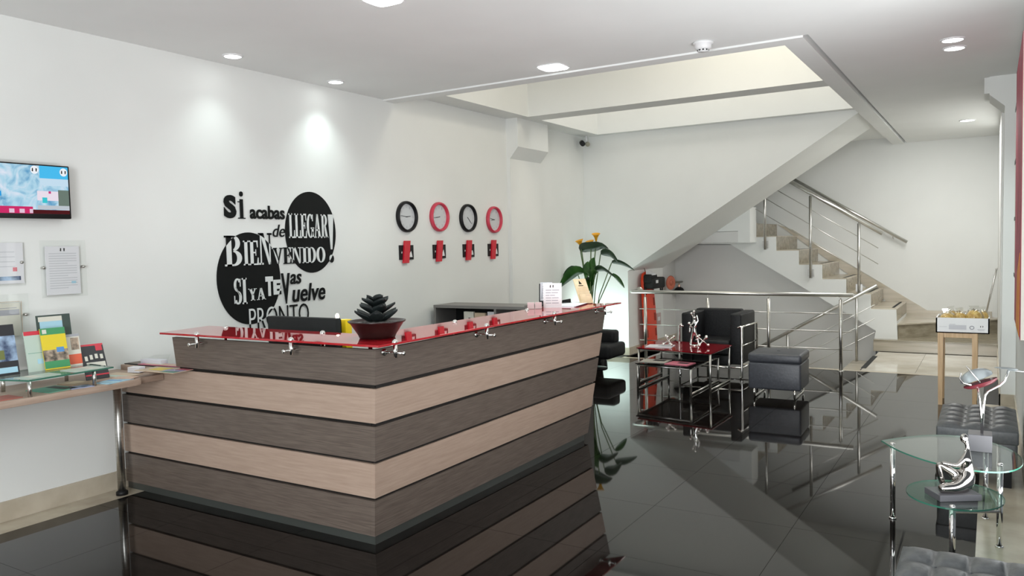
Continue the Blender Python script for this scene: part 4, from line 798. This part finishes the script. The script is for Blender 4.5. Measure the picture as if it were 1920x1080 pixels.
t = Thing('head_immobilizer', 'black head immobiliser with white labels strapped to the orange board', 'immobiliser', (0.85, 11.2, 0.98))
b = MB(); b.box(0.77, 0.93, 10.97, 11.47, 0.945, 1.11); t.part('block', b, BLACKM, bevel=0.03, bseg=3)
b = MB(); b.box(0.77, 0.90, 10.95, 11.22, 1.03, 1.165); t.part('block', b, BLACKM, bevel=0.03, bseg=3)
b = MB(); b.hexa([(0.80, 11.0, 1.16), (0.90, 11.0, 1.15), (0.90, 11.15, 1.15), (0.80, 11.15, 1.16)], [(0.80, 11.0, 1.22), (0.90, 11.0, 1.17), (0.90, 11.15, 1.17), (0.80, 11.15, 1.22)]); b.box(0.931, 0.935, 11.06, 11.15, 1.03, 1.075); t.part('label_patch', b, WHITE)
b = MB(); b.tube([(0.90, 11.32, 0.95), (0.905, 11.33, 0.87), (0.905, 11.38, 0.86), (0.90, 11.40, 0.95)], 0.012, 8); b.tube([(0.80, 10.97, 0.97), (0.80, 10.98, 0.86)], 0.014, 8); t.part('strap', b, BLACKM)
t = Thing('standpipe_valve', 'wall pipe valve with orange hand wheel and bronze outlet under the stairs', 'valve', (0.70, 12.4, 0.98))
b = MB(); b.lathe([(0.05, -0.01), (0.10, -0.012), (0.115, 0.0), (0.10, 0.012), (0.05, 0.01)], (0.80, 12.05, 0.985), (0.85, -0.3, 0), 22); b.lathe([(0, -0.012), (0.05, -0.01), (0.05, 0.01), (0, 0.012)], (0.80, 12.05, 0.985), (0.85, -0.3, 0), 16); t.part('hand_wheel', b, flat('faded_orange', (0.60, 0.16, 0.09)))
b = MB(); b.tube([(0.80, 12.05, 0.985), (0.80, 12.95, 0.965)], 0.014, 8); t.part('spindle', b, BRONZE)
b = MB(); b.tube([(0.69, 13.0, 0.96), (0.80, 13.0, 0.96), (0.86, 13.05, 0.92), (0.87, 13.07, 0.82)], [0.06, 0.06, 0.055, 0.05], 12); b.tube([(0.80, 13.0, 0.96), (0.80, 13.0, 1.10)], [0.03, 0.012], 10); b.tube([(0.80, 13.0, 1.0), (0.80, 13.22, 1.0)], 0.03, 10); t.part('valve_body', b, BRONZE)
t = Thing('fire_bell', 'black domed bell with pale tip behind the guard rail under the stairs', 'bell', (0.75, 12.5, 0.83))
b = MB(); b.lathe([(0.09, 0), (0.088, 0.03), (0.06, 0.075), (0.025, 0.095), (0, 0.1)], (0.78, 12.5, 0.80), (0, 0, 1), 20); b.box(0.69, 0.78, 12.46, 12.54, 0.79, 0.81); t.part('dome', b, BLACKP)
b = MB(); b.lathe([(0.02, 0.09), (0.022, 0.11), (0.012, 0.15), (0, 0.155)], (0.78, 12.5, 0.80), (0, 0, 1), 12); t.part('tip', b, mat('pale_copper', (0.8, 0.5, 0.4), 0.2, metal=0.8))

t = Thing('wall_plate', 'small pinkish wall plate under the stairs right of the orange board', 'plate', (0.685, 11.75, 0.42))
b = MB(); b.box(0.681, 0.70, 11.68, 11.86, 0.33, 0.52); t.part('plate', b, mat('pinkish_plastic', (0.55, 0.40, 0.39), 0.5), bevel=0.004)
b = MB(); b.box(0.70, 0.703, 11.72, 11.82, 0.40, 0.46); t.part('cover', b, WHITE)
# ------------------------------------------------------------------ lounge furniture
ch = Thing('armchair', 'black leather cube armchair with chrome tube frame in front of the guard rail', 'armchair', (2.30, 9.58, 0))
AX0, AX1, AY0, AY1, AZ = 1.93, 2.69, 9.26, 9.92, 0.765
for nm, q in (('arm_cushion', (AX0+.015, AX0+.15, AY0, AY1-.15, 0.16, AZ)), ('arm_cushion', (AX1-.15, AX1-.015, AY0, AY1-.02, 0.16, AZ)), ('back_cushion', (AX0+.03, AX1-.15, AY1-.155, AY1-.02, 0.30, AZ+.015)), ('seat_cushion', (AX0+.155, AX1-.155, AY0-.0, AY1-.16, 0.27, 0.44)), ('seat_base', (AX0+.155, AX1-.155, AY0+.01, AY1-.16, 0.14, 0.265))):
    b = MB(); b.box(*q); ch.part(nm, b, LEATHER, bevel=0.022, bseg=3)
for x, s in ((AX0, 1), (AX1, -1)):
    b = MB(); b.tube([(x+s*0.055, AY0-0.03, 0.60), (x+s*0.012, AY0-0.03, 0.62), (x, AY0-0.03, 0.60), (x, AY0-0.03, 0.02), (x+s*0.02, AY0-0.03, 0.012)], 0.014, 10); ch.part('front_leg', b, CHROME)
    b = MB(); b.tube([(x, AY0-0.02, 0.612), (x, AY1-0.02, 0.612), (x, AY1, 0.59), (x, AY1, 0.012)], 0.014, 10); ch.part('side_tube', b, CHROME)
    b = MB(); b.tube([(x, AY0-0.03, 0.39), (x, AY1, 0.39)], 0.008, 8); b.tube([(x, AY0-0.03, 0.13), (x, AY1, 0.13)], 0.008, 8); ch.part('side_rod', b, CHROME)
for y, z in ((AY0-0.03, 0.13), (AY1, 0.60), (AY1, 0.13)): b = MB(); b.tube([(AX0, y, z), (AX1, y, z)], 0.011, 8); ch.part('cross_tube', b, CHROME)
def nest_table(name, label, x0, x1, y0, y1, z, topM, sk, loc):
    t = Thing(name, label, 'table', loc)
    b = MB(); b.hexa([(x0, y0+sk, z-.01), (x1, y0, z-.01), (x1+.01, y1, z-.01), (x0, y1+sk, z-.01)], [(x0, y0+sk, z), (x1, y0, z), (x1+.01, y1, z), (x0, y1+sk, z)]); t.part('glass_top', b, topM)
    fx0, fx1 = x0+.02, x1-.02
    b = MB(); b.tube([(fx0, y0+sk+.02, z-.022), (fx1, y0+.02, z-.022), (fx1, y1-.02, z-.022), (fx0, y1+sk-.02, z-.022)], 0.011, 8, closed=True); t.part('frame', b, STEEL)
    for x, ya, yb in ((fx0, y0+sk+.02, y1+sk-.02), (fx1, y0+.02, y1-.02)):
        for y in (ya, yb): b = MB(); b.tube([(x, y, 0), (x, y, z-.012)], 0.0125, 10); t.part('leg', b, STEEL)
        b = MB(); b.tube([(x, ya, 0.013), (x, yb, 0.013)], 0.012, 8); t.part('floor_bar', b, STEEL)
nest_table('side_table', 'red glass topped nesting table with steel tube legs before the armchair', 1.68, 2.61, 8.31, 9.07, 0.42, REDG2, 0.16, (2.1, 8.8, 0))
nest_table('side_table', 'lower black glass nesting table pulled out from under the red one', 1.82, 2.50, 7.99, 9.0, 0.30, BLACKG, 0.10, (2.1, 8.5, 0))
def magazine(label, x, y, z, rz, wd, d, M, patch):
    t = Thing('magazine', label, 'magazine', (x, y, z), rz)
    b = MB(); b.box(-wd/2, wd/2, -d/2, d/2, 0, 0.007); t.part('cover', b, M, local=True)
    b = MB(); b.box(-wd*.1, wd*.35, -d*.1, d*.3, 0.007, 0.0076); t.part('printed_block', b, patch, local=True)
magazine('grey magazine lying at the left of the red table', 1.90, 8.66, 0.42, 0.15, 0.30, 0.24, LGREYP, GREYP)
magazine('pale grey magazine lying on the black table', 1.98, 8.30, 0.30, 0.05, 0.30, 0.24, flat('warm_grey_print', (0.40, 0.38, 0.34)), DKB)
magazine('pink red magazine lying on the black table', 2.29, 8.22, 0.30, -0.1, 0.27, 0.22, DUSTY, DKB)
# chrome jacks and figure on the red table
jk = Thing('chrome_jack', 'chrome jack ornament of crossed rods and balls on the red table, left of the figure', 'ornament', (2.00, 8.66, 0.42))
for d in (Vector((1, 0.3, 0.75)), Vector((-0.8, 0.6, 0.8)), Vector((0.1, -1, 0.75))):
    d = d.normalized()*0.075; c = Vector((0, 0, 0.075)); b = MB(); b.tube([c-d, c+d], 0.007, 8); r_ = jk.part('rod', b, CHROME, local=True)
    for e_ in (-1, 1): b = MB(); b.ball(c+d*e_, 0.017, 12, 8); jk.part('ball', b, CHROME, parent=r_, local=True)
j2 = copy_tree(jk.o); j2.location = (2.38, 8.74, 0.42); j2.rotation_euler.z = 0.9; j2['label'] = 'chrome jack ornament lying against the foot of the chrome figure'; jk.o['group'] = j2['group'] = 'chrome jacks on the red table'
fg = Thing('chrome_figure', 'tall slender chrome abstract dancing figures on the red table', 'sculpture', (2.24, 8.86, 0.42))
V = [(0, 0, 0.17, .022), (0.0, 0.0, 0.24, .030), (0.005, 0, 0.30, .016), (0.005, 0, 0.345, .024), (-.03, 0, 0.08, .014), (-.045, -.01, 0.0, .012), (.035, .01, 0.09, .014), (.05, 0.01, 0.0, .012), (-.05, 0, 0.22, .010), (-.055, 0, .15, .009), (.05, 0, .29, .010), (.03, 0, .36, .009)]
me_ = skin_mesh('figure', V, [(0, 1), (1, 2), (2, 3), (0, 4), (4, 5), (0, 6), (6, 7), (1, 8), (8, 9), (1, 10), (10, 11)], CHROME); fg.mesh('figure', me_)
b = MB(); b.lathe([(0, 0), (0.05, 0), (0.045, 0.012), (0, 0.014)], seg=18); fg.part('base', b, CHROME, local=True)
for z, x in ((0.40, 0.0), (0.375, -0.03), (0.12, 0.06), (0.26, -0.06)): b = MB(); b.ball((x, 0, z), 0.016, 10, 8); b.tube([(x, 0, z), (x*0.3, 0, z-0.05)], 0.005, 6); fg.part('ball', b, CHROME, local=True)
# small ottoman
ot = Thing('cube_ottoman', 'slate grey leather cube ottoman on chrome loop feet beside the armchair', 'ottoman', (3.29, 8.44, 0), 0.03)
b = MB(); b.box(-0.262, 0.262, -0.25, 0.25, 0.09, 0.37); ot.part('body', b, DLEATHER, local=True, bevel=0.022, bseg=3)
def tufted(nx, ny, X0, X1, Y0, Y1, z, amp, px, py):
    b = MB(); vs = []
    for j in range(ny+1):
        for i in range(nx+1):
            x = X0+(X1-X0)*i/nx; y = Y0+(Y1-Y0)*j/ny; u, v = i/nx, j/ny
            e_ = min(min(u, 1-u)*nx/3.0, 1)*min(min(v, 1-v)*ny/3.0, 1)
            h = abs(math.sin(PI*u*px))**0.5*abs(math.sin(PI*v*py))**0.5
            vs.append((x, y, z-0.03*(1-math.sqrt(max(0, e_)))+amp*(h-1)*e_))
    b.add(vs, [(j*(nx+1)+i, j*(nx+1)+i+1, (j+1)*(nx+1)+i+1, (j+1)*(nx+1)+i) for j in range(ny) for i in range(nx)], 0, True); return b
b = MB(); b.box(-0.266, 0.266, -0.254, 0.254, 0.365, 0.465); ot.part('cushion', b, DLEATHER, local=True, bevel=0.03, bseg=3)
b = MB(); b.ball((0, 0, 0.465), 0.02, 10, 6, sc=(1, 1, 0.3)); ot.part('button', b, DLEATHER, local=True)
for x in (-0.20, 0.20):
    b = MB(); b.tube([(x, -0.24, 0.10), (x, -0.255, 0.06), (x, -0.235, 0.012), (x, 0.235, 0.012), (x, 0.255, 0.06), (x, 0.24, 0.10)], 0.012, 10); ot.part('loop_foot', b, CHROME, local=True)
# swivel lounge chair behind the counter end
sw = Thing('swivel_chair', 'low black swivel chair partly hidden behind the far end of the counter', 'chair', (0.74, 9.30, 0))
b = MB(); b.box(-0.30, 0.34, -0.27, 0.27, 0.16, 0.345); sw.part('seat', b, LEATHER, local=True, bevel=0.045, bseg=3)
b = MB(); b.box(-0.32, 0.26, 0.05, 0.25, 0.32, 0.50); sw.part('backrest', b, LEATHER, local=True, bevel=0.04, bseg=3)
b = MB(); b.lathe([(0.035, 0.0), (0.035, 0.18)], seg=14); sw.part('column', b, BLACKP, local=True)
b = MB(); b.lathe([(0, 0), (0.17, 0), (0.17, 0.012), (0.04, 0.03), (0, 0.03)], seg=26); sw.part('base', b, BLACKP, local=True)

# ------------------------------------------------------------------ right side: tufted ottomans, glass table, sculptures
def big_ottoman(label, x0, x1, y0, y1, z):
    t = Thing('tufted_ottoman', label, 'ottoman', ((x0+x1)/2, (y0+y1)/2, 0), 0, 'grey tufted ottomans by the right wall')
    hx, hy = (x1-x0)/2, (y1-y0)/2
    b = MB(); b.box(-hx, hx, -hy, hy, 0.12, z-0.09); t.part('body', b, GLEATHER, local=True, bevel=0.02, bseg=3)
    b = MB(); b.box(-hx-.006, hx+.006, -hy-.006, hy+.006, z-0.115, z-0.026); b.v = b.v; t.part('cushion_side', b, GLEATHER, local=True, bevel=0.012, bseg=3)
    px, py = max(2, round((x1-x0)/0.13)), max(2, round((y1-y0)/0.16))
    b = tufted(px*8, py*8, -hx-.004, hx+.004, -hy-.004, hy+.004, z, 0.028, px, py); t.part('tufted_top', b, GLEATHER, local=True)
    for i in range(1, px):
        for j in range(1, py):
            b = MB(); b.ball((-hx+2*hx*i/px, -hy+2*hy*j/py, z-0.027), 0.010, 8, 6, sc=(1, 1, .5)); t.part('button', b, GLEATHER, local=True)
    for sx in (-1, 1):
        for sy in (-1, 1): b = MB(); b.box(sx*(hx-.06)-.03, sx*(hx-.06)+.03, sy*(hy-.06)-.03, sy*(hy-.06)+.03, 0, 0.12); t.part('leg', b, BLACKP, local=True)
big_ottoman('grey tufted leather ottoman behind the glass table beside the wooden stand', 4.89, 5.34, 5.84, 6.62, 0.40)
big_ottoman('grey tufted leather ottoman at the bottom right corner, nearest the camera', 4.90, 5.36, 2.55, 3.42, 0.42)
gt_ = Thing('glass_side_table', 'three-legged curved glass side table with a lower round shelf by right wall', 'table', (5.0, 4.85, 0))
ctrl = [(4.645, 5.0), (4.76, 4.80), (4.92, 4.635), (5.08, 4.56), (5.21, 4.565), (5.29, 4.64), (5.335, 4.78), (5.33, 4.95), (5.27, 5.12), (5.15, 5.27), (5.02, 5.31), (4.88, 5.265), (4.75, 5.14)]
out = []
n = len(ctrl)
for i in range(n):
    p0, p1, p2, p3 = [Vector((*ctrl[(i+k) % n], 0)) for k in (-1, 0, 1, 2)]
    if i == 0: p0 = p1-(p2-p1)
    if (i+1) % n == 0: p3 = p2+(p2-p1)
    for k in range(4):
        f = k/4; q = 0.5*((2*p1)+(p2-p0)*f+(2*p0-5*p1+4*p2-p3)*f*f+(3*p1-p0-3*p2+p3)*f**3); out.append((q.x, q.y))
b = MB(); b.prism([(x, y, 0.428) for x, y in out], (0, 0, 0.008), mi=1, cap_mi=0); gt_.part('glass_top', b, [GLASS, GEDGE])
SHZ = 0.30; scx, scy, srx, sry = 5.035, 4.555, 0.222, 0.255
b = MB(); b.prism([(scx+srx*math.cos(2*PI*k/48), scy+sry*math.sin(2*PI*k/48), SHZ-.008) for k in range(48)], (0, 0, 0.008), mi=1, cap_mi=0); gt_.part('lower_shelf', b, [GLASSG, GEDGE])
for x, y, z1 in ((4.712, 4.94, 0.436), (5.235, 4.72, 0.436), (5.17, 5.17, 0.436), (5.035, 4.335, SHZ)):
    b = MB(); b.tube([(x, y, 0.008), (x, y, z1-0.008)], 0.0145, 14); b.lathe([(0.0145, 0), (0.012, 0.008), (0, 0.01)], (x, y, z1), seg=14); p = gt_.part('leg', b, CHROME)
    b = MB(); b.lathe([(0, 0), (0.02, 0), (0.02, 0.008), (0.015, 0.01)], (x, y, 0), seg=16); gt_.part('foot', b, CHROME, parent=p)
b = MB(); b.tube([(5.035, 4.335, 0.275), (5.235, 4.72, 0.19)], 0.009, 10); b.tube([(5.235, 4.72, 0.2), (5.17, 5.17, 0.2)], 0.009, 10); gt_.part('cross_bar', b, STEEL)
# seated chrome statue
sg = Thing('seated_statue', 'chrome abstract seated figure on a dark base on the lower glass shelf', 'sculpture', (5.03, 4.50, SHZ), 0.548)
b = MB(); b.box(-0.105, 0.105, -0.075, 0.075, 0, 0.032); sg.part('base', b, DSTONE, local=True, bevel=0.002, bseg=1)
V = [(0.075, 0, 0.078, .040), (0.078, 0, 0.125, .026), (0.070, 0, 0.175, .020), (0.060, 0, 0.212, .024), (0.074, 0, 0.245, .009), (0.070, 0, 0.268, .008), (0.058, 0, 0.300, .015),
     (0.00, -.03, 0.056, .026), (-0.075, -.03, 0.054, .018), (-0.088, -.03, 0.052, .012), (0.09, 0.02, 0.055, .030),
     (0.03, .02, 0.105, .022), (-0.065, .02, 0.168, .013), (-0.055, .02, 0.11, .012), (-0.04, .02, 0.06, .012),
     (0.035, -.03, 0.20, .012), (0.0, -.035, 0.17, .009), (-0.06, 0.0, 0.178, .008)]
V = [(x, y, z, r*(1.45 if i in (0, 7, 8, 10) else 1.3 if i not in (4, 5, 6) else 1.15)) for i, (x, y, z, r) in enumerate(V)]
me_ = skin_mesh('statue_body', V, [(0, 1), (1, 2), (2, 3), (3, 4), (4, 5), (5, 6), (0, 7), (7, 8), (8, 9), (0, 10), (0, 11), (11, 12), (12, 13), (13, 14), (3, 15), (15, 16), (16, 17)], NICKEL); sg.mesh('figure', me_)
b = MB(); b.ball((0.056, 0, 0.300), 0.019, 14, 10, sc=(1, 0.9, 1.25)); sg.part('head', b, NICKEL, local=True)
# metal rose sculpture
rs = Thing('metal_rose', 'metal rose with silver petal and burgundy underside on a dark cube base', 'sculpture', (5.15, 5.02, 0.436))
b = MB(); b.box(5.085, 5.20, 4.95, 5.08, 0.436, 0.53); rs.part('base', b, DSTONE, bevel=0.002, bseg=1)
b = MB(); b.tube([(5.15, 5.0, 0.53), (5.145, 5.0, 0.65), (5.14, 5.0, 0.715), (5.13, 5.0, 0.785)], [.006, .006, .005, .005], 10); rs.part('stem', b, CHROME)
b = MB(); b.tube([(5.152, 5.0, 0.53), (5.158, 5.0, 0.68), (5.165, 5.0, 0.745), (5.18, 5.0, 0.768), (5.235, 5.0, 0.805), (5.255, 5.0, 0.83), (5.272, 5.0, 0.89)], 0.006, 10); rs.part('stem', b, CHROME)
def cup(mb, c, L, W, H, rz, tilt, sgn=1):
    c = Vector(c); u = Vector((math.cos(tilt), 0, math.sin(tilt))); v = Vector((0, 1, 0)); n_ = Vector((-math.sin(tilt), 0, math.cos(tilt))); vs = []; N = 10
    for i in range(N+1):
        for k in range(9):
            a = i/N*2-1; q = (k-4)/4; wd = W*math.sqrt(max(0, 1-a*a*0.92)); vs.append(c+u*L*a+v*wd*q+n_*sgn*(H*(1-q*q)*math.sqrt(max(0, 1-a*a*.9))))
    mb.add(vs, [(i*9+k, i*9+k+1, i*9+k+10, i*9+k+9) for i in range(N) for k in range(8)], 0, True)
b = MB(); cup(b, (5.125, 4.98, 0.835), 0.082, 0.06, 0.055, 0, 0.42); rs.part('petal', b, SILVER)
b = MB(); cup(b, (5.14, 5.0, 0.815), 0.085, 0.06, 0.03, 0, 0.38, -1); rs.part('petal', b, BURG)
b = MB(); b.tube([(5.075, 4.93, 0.91), (5.10, 4.92, 0.88), (5.12, 4.92, 0.855), (5.14, 4.93, 0.825)], 0.004, 8); b.tube([(5.05, 4.96, 0.865), (5.045, 4.95, 0.835), (5.06, 4.94, 0.815), (5.10, 4.94, 0.805)], 0.005, 8); rs.part('rim_wire', b, CHROME)
b = MB(); cup(b, (5.262, 5.0, 0.897), 0.055, 0.025, 0.008, 0, -0.05); b.tube([(5.27, 5.0, 0.89), (5.36, 5.0, 0.885)], 0.003, 6); rs.part('leaf', b, SILVER)
# wooden stand with white snack box
ws = Thing('wooden_stand', 'slim pale wooden stand with four legs near the stairs', 'stand', (4.96, 8.75, 0))
for x in (4.775, 5.06):
    for y in (8.57, 8.93): b = MB(); sx = 0.02; b.hexa([(x-.018, y-.018, 0), (x+.018, y-.018, 0), (x+.018, y+.018, 0), (x-.018, y+.018, 0)], [(x-.024, y-.024, 0.7), (x+.024, y-.024, 0.7), (x+.024, y+.024, 0.7), (x-.024, y+.024, 0.7)]); ws.part('leg', b, WOODT)
for q in ((4.80, 5.04, 8.555, 8.585), (4.80, 5.04, 8.915, 8.945), (4.76, 4.79, 8.58, 8.92), (5.045, 5.075, 8.58, 8.92)): b = MB(); b.box(*q, 0.655, 0.70); ws.part('apron', b, WOODT)
bx = Thing('snack_box', 'white tray box with printed front holding snack bags on the wooden stand', 'box', (4.955, 8.75, 0.70))
X0, X1, Y0_, Y1_ = 4.735, 5.178, 8.55, 8.97
for q in ((X0, X1, Y0_, Y0_+.012), (X0, X1, Y1_-.012, Y1_), (X0, X0+.012, Y0_, Y1_), (X1-.012, X1, Y0_, Y1_)): b = MB(); b.box(*q, 0.70, 0.845); bx.part('wall', b, WHITE)
b = MB(); b.box(X0, X1, Y0_, Y1_, 0.70, 0.71); bx.part('bottom', b, WHITE)
BF = lambda a, c, d=0.0: Vector((a, Y0_-0.0002-d, c))
b = MB(); slab(b, BF, 4.765, 4.83, 0.758, 0.760, 0, .0006); slab(b, BF, 5.08, 5.14, 0.740, 0.743, 0, .0006); slab(b, BF, 5.085, 5.135, 0.732, 0.735, 0, .0006); slab(b, BF, 4.85, 4.90, 0.783, 0.786, 0, .0006); bx.part('printed_lines', b, GREYP)
b = MB(); slab(b, BF, 4.845, 4.99, 0.735, 0.778, 0, .0006); bx.part('printed_block', b, LGREYP)
b = MB(); b.tube([BF(5.035+0.017*math.cos(2*PI*k/16), 0.757+0.015*math.sin(2*PI*k/16), .001) for k in range(16)], 0.004, 6, closed=True); bx.part('ring_mark', b, GREYP)
b = MB(); emblem(b, BF, 5.115, 0.768, 0.016, .0008); bx.part('emblem', b, DKB)
def bag(x, y, z, rz, sx, sy, sz, label, k):
    t = Thing('snack_bag', label, 'snack bag', (x, y, z), rz, 'snack bags in the white box')
    b = MB(); b.ball((0, 0, sz), 1.0, 16, 10, sc=(sx, sy, sz))
    r = random.Random(k); b.v = [(p[0]*(1+r.uniform(-.09, .09)), p[1]*(1+r.uniform(-.09, .09)), p[2]*(1+r.uniform(-.07, .07))) for p in b.v]; t.part('contents', b, SNACK, local=True)
    b = MB(); b.ball((0, 0, sz*1.05), 1.0, 16, 10, sc=(sx*1.12, sy*1.12, sz*1.15)); b.v = [(p[0]*(1+r.uniform(-.12, .12)), p[1]*(1+r.uniform(-.12, .12)), max(0.001, p[2]*(1+r.uniform(-.12, .12)))) for p in b.v]; w_ = t.part('wrapper', b, FILM, local=True)
    b = MB(); b.hexa([(-sx*.5, -.003, sz*2.0), (sx*.5, -.003, sz*2.0), (sx*.5, .003, sz*2.0), (-sx*.5, .003, sz*2.0)], [(-sx*.7, -.003, sz*2.0+.045), (sx*.6, -.003, sz*2.0+.05), (sx*.6, .003, sz*2.0+.05), (-sx*.7, .003, sz*2.0+.045)]); t.part('seal', b, FILM, local=True)
bag(4.83, 8.66, 0.775, 0.1, 0.07, 0.07, 0.052, 'clear snack bag at the front left of the white box', 1)
bag(4.93, 8.72, 0.775, 0.6, 0.06, 0.075, 0.055, 'clear snack bag just left of the middle of the white box', 2)
bag(5.05, 8.68, 0.775, -0.2, 0.07, 0.065, 0.066, 'amber snack bag piled highest in the right half of the white box', 3)
bag(5.12, 8.78, 0.775, 0.4, 0.05, 0.07, 0.058, 'amber snack bag against the right end of the white box', 4)
bag(4.85, 8.86, 0.775, 0.9, 0.07, 0.06, 0.055, 'pale snack bag at the rear left of the white box', 5)
t = Thing('metal_rod', 'thin grey metal rod leaning in the stair corner behind the snack box', 'rod', (5.11, 13.62, 0.385))
b = MB(); b.tube([(5.11, 13.62, 0.39), (5.252, 13.6, 1.12)], 0.012, 8); t.part('shaft', b, STEEL)
b = MB(); b.ball((5.252, 13.6, 1.125), 0.016, 8, 6); t.part('cap', b, STEEL)
# big painting on the right wall
pa = Thing('abstract_painting', 'large crimson and orange abstract canvas on the right wall at picture edge', 'painting', (5.37, 6.6, 1.9))
b = MB(); b.box(5.355, 5.388, 6.1, 7.64, 0.93, 2.93); pa.part('canvas', b, [IVORY])
b = MB(); b.box(5.352, 5.355, 6.1, 7.64, 0.93, 2.93); pa.part('painted_field', b, PURPLE)
b = MB(); b.prism([(5.350, 6.3, 0.93), (5.350, 7.1, 0.93), (5.350, 6.9, 1.35), (5.350, 6.3, 1.5)], (0.002, 0, 0)); pa.part('painted_field', b, AMBER)
wh = Thing('narrow_canvas', 'slim pale framed panel hung edge-on beyond the crimson painting', 'picture', (5.38, 8.2, 1.9))
b = MB(); b.box(5.365, 5.389, 7.95, 8.45, 1.25, 2.75); wh.part('panel', b, IVORY)
b = MB()
for z in (1.25, 1.75, 2.25, 2.72): b.box(5.36, 5.366, 7.95, 8.45, z, z+0.03)
wh.part('batten', b, BLACKP)
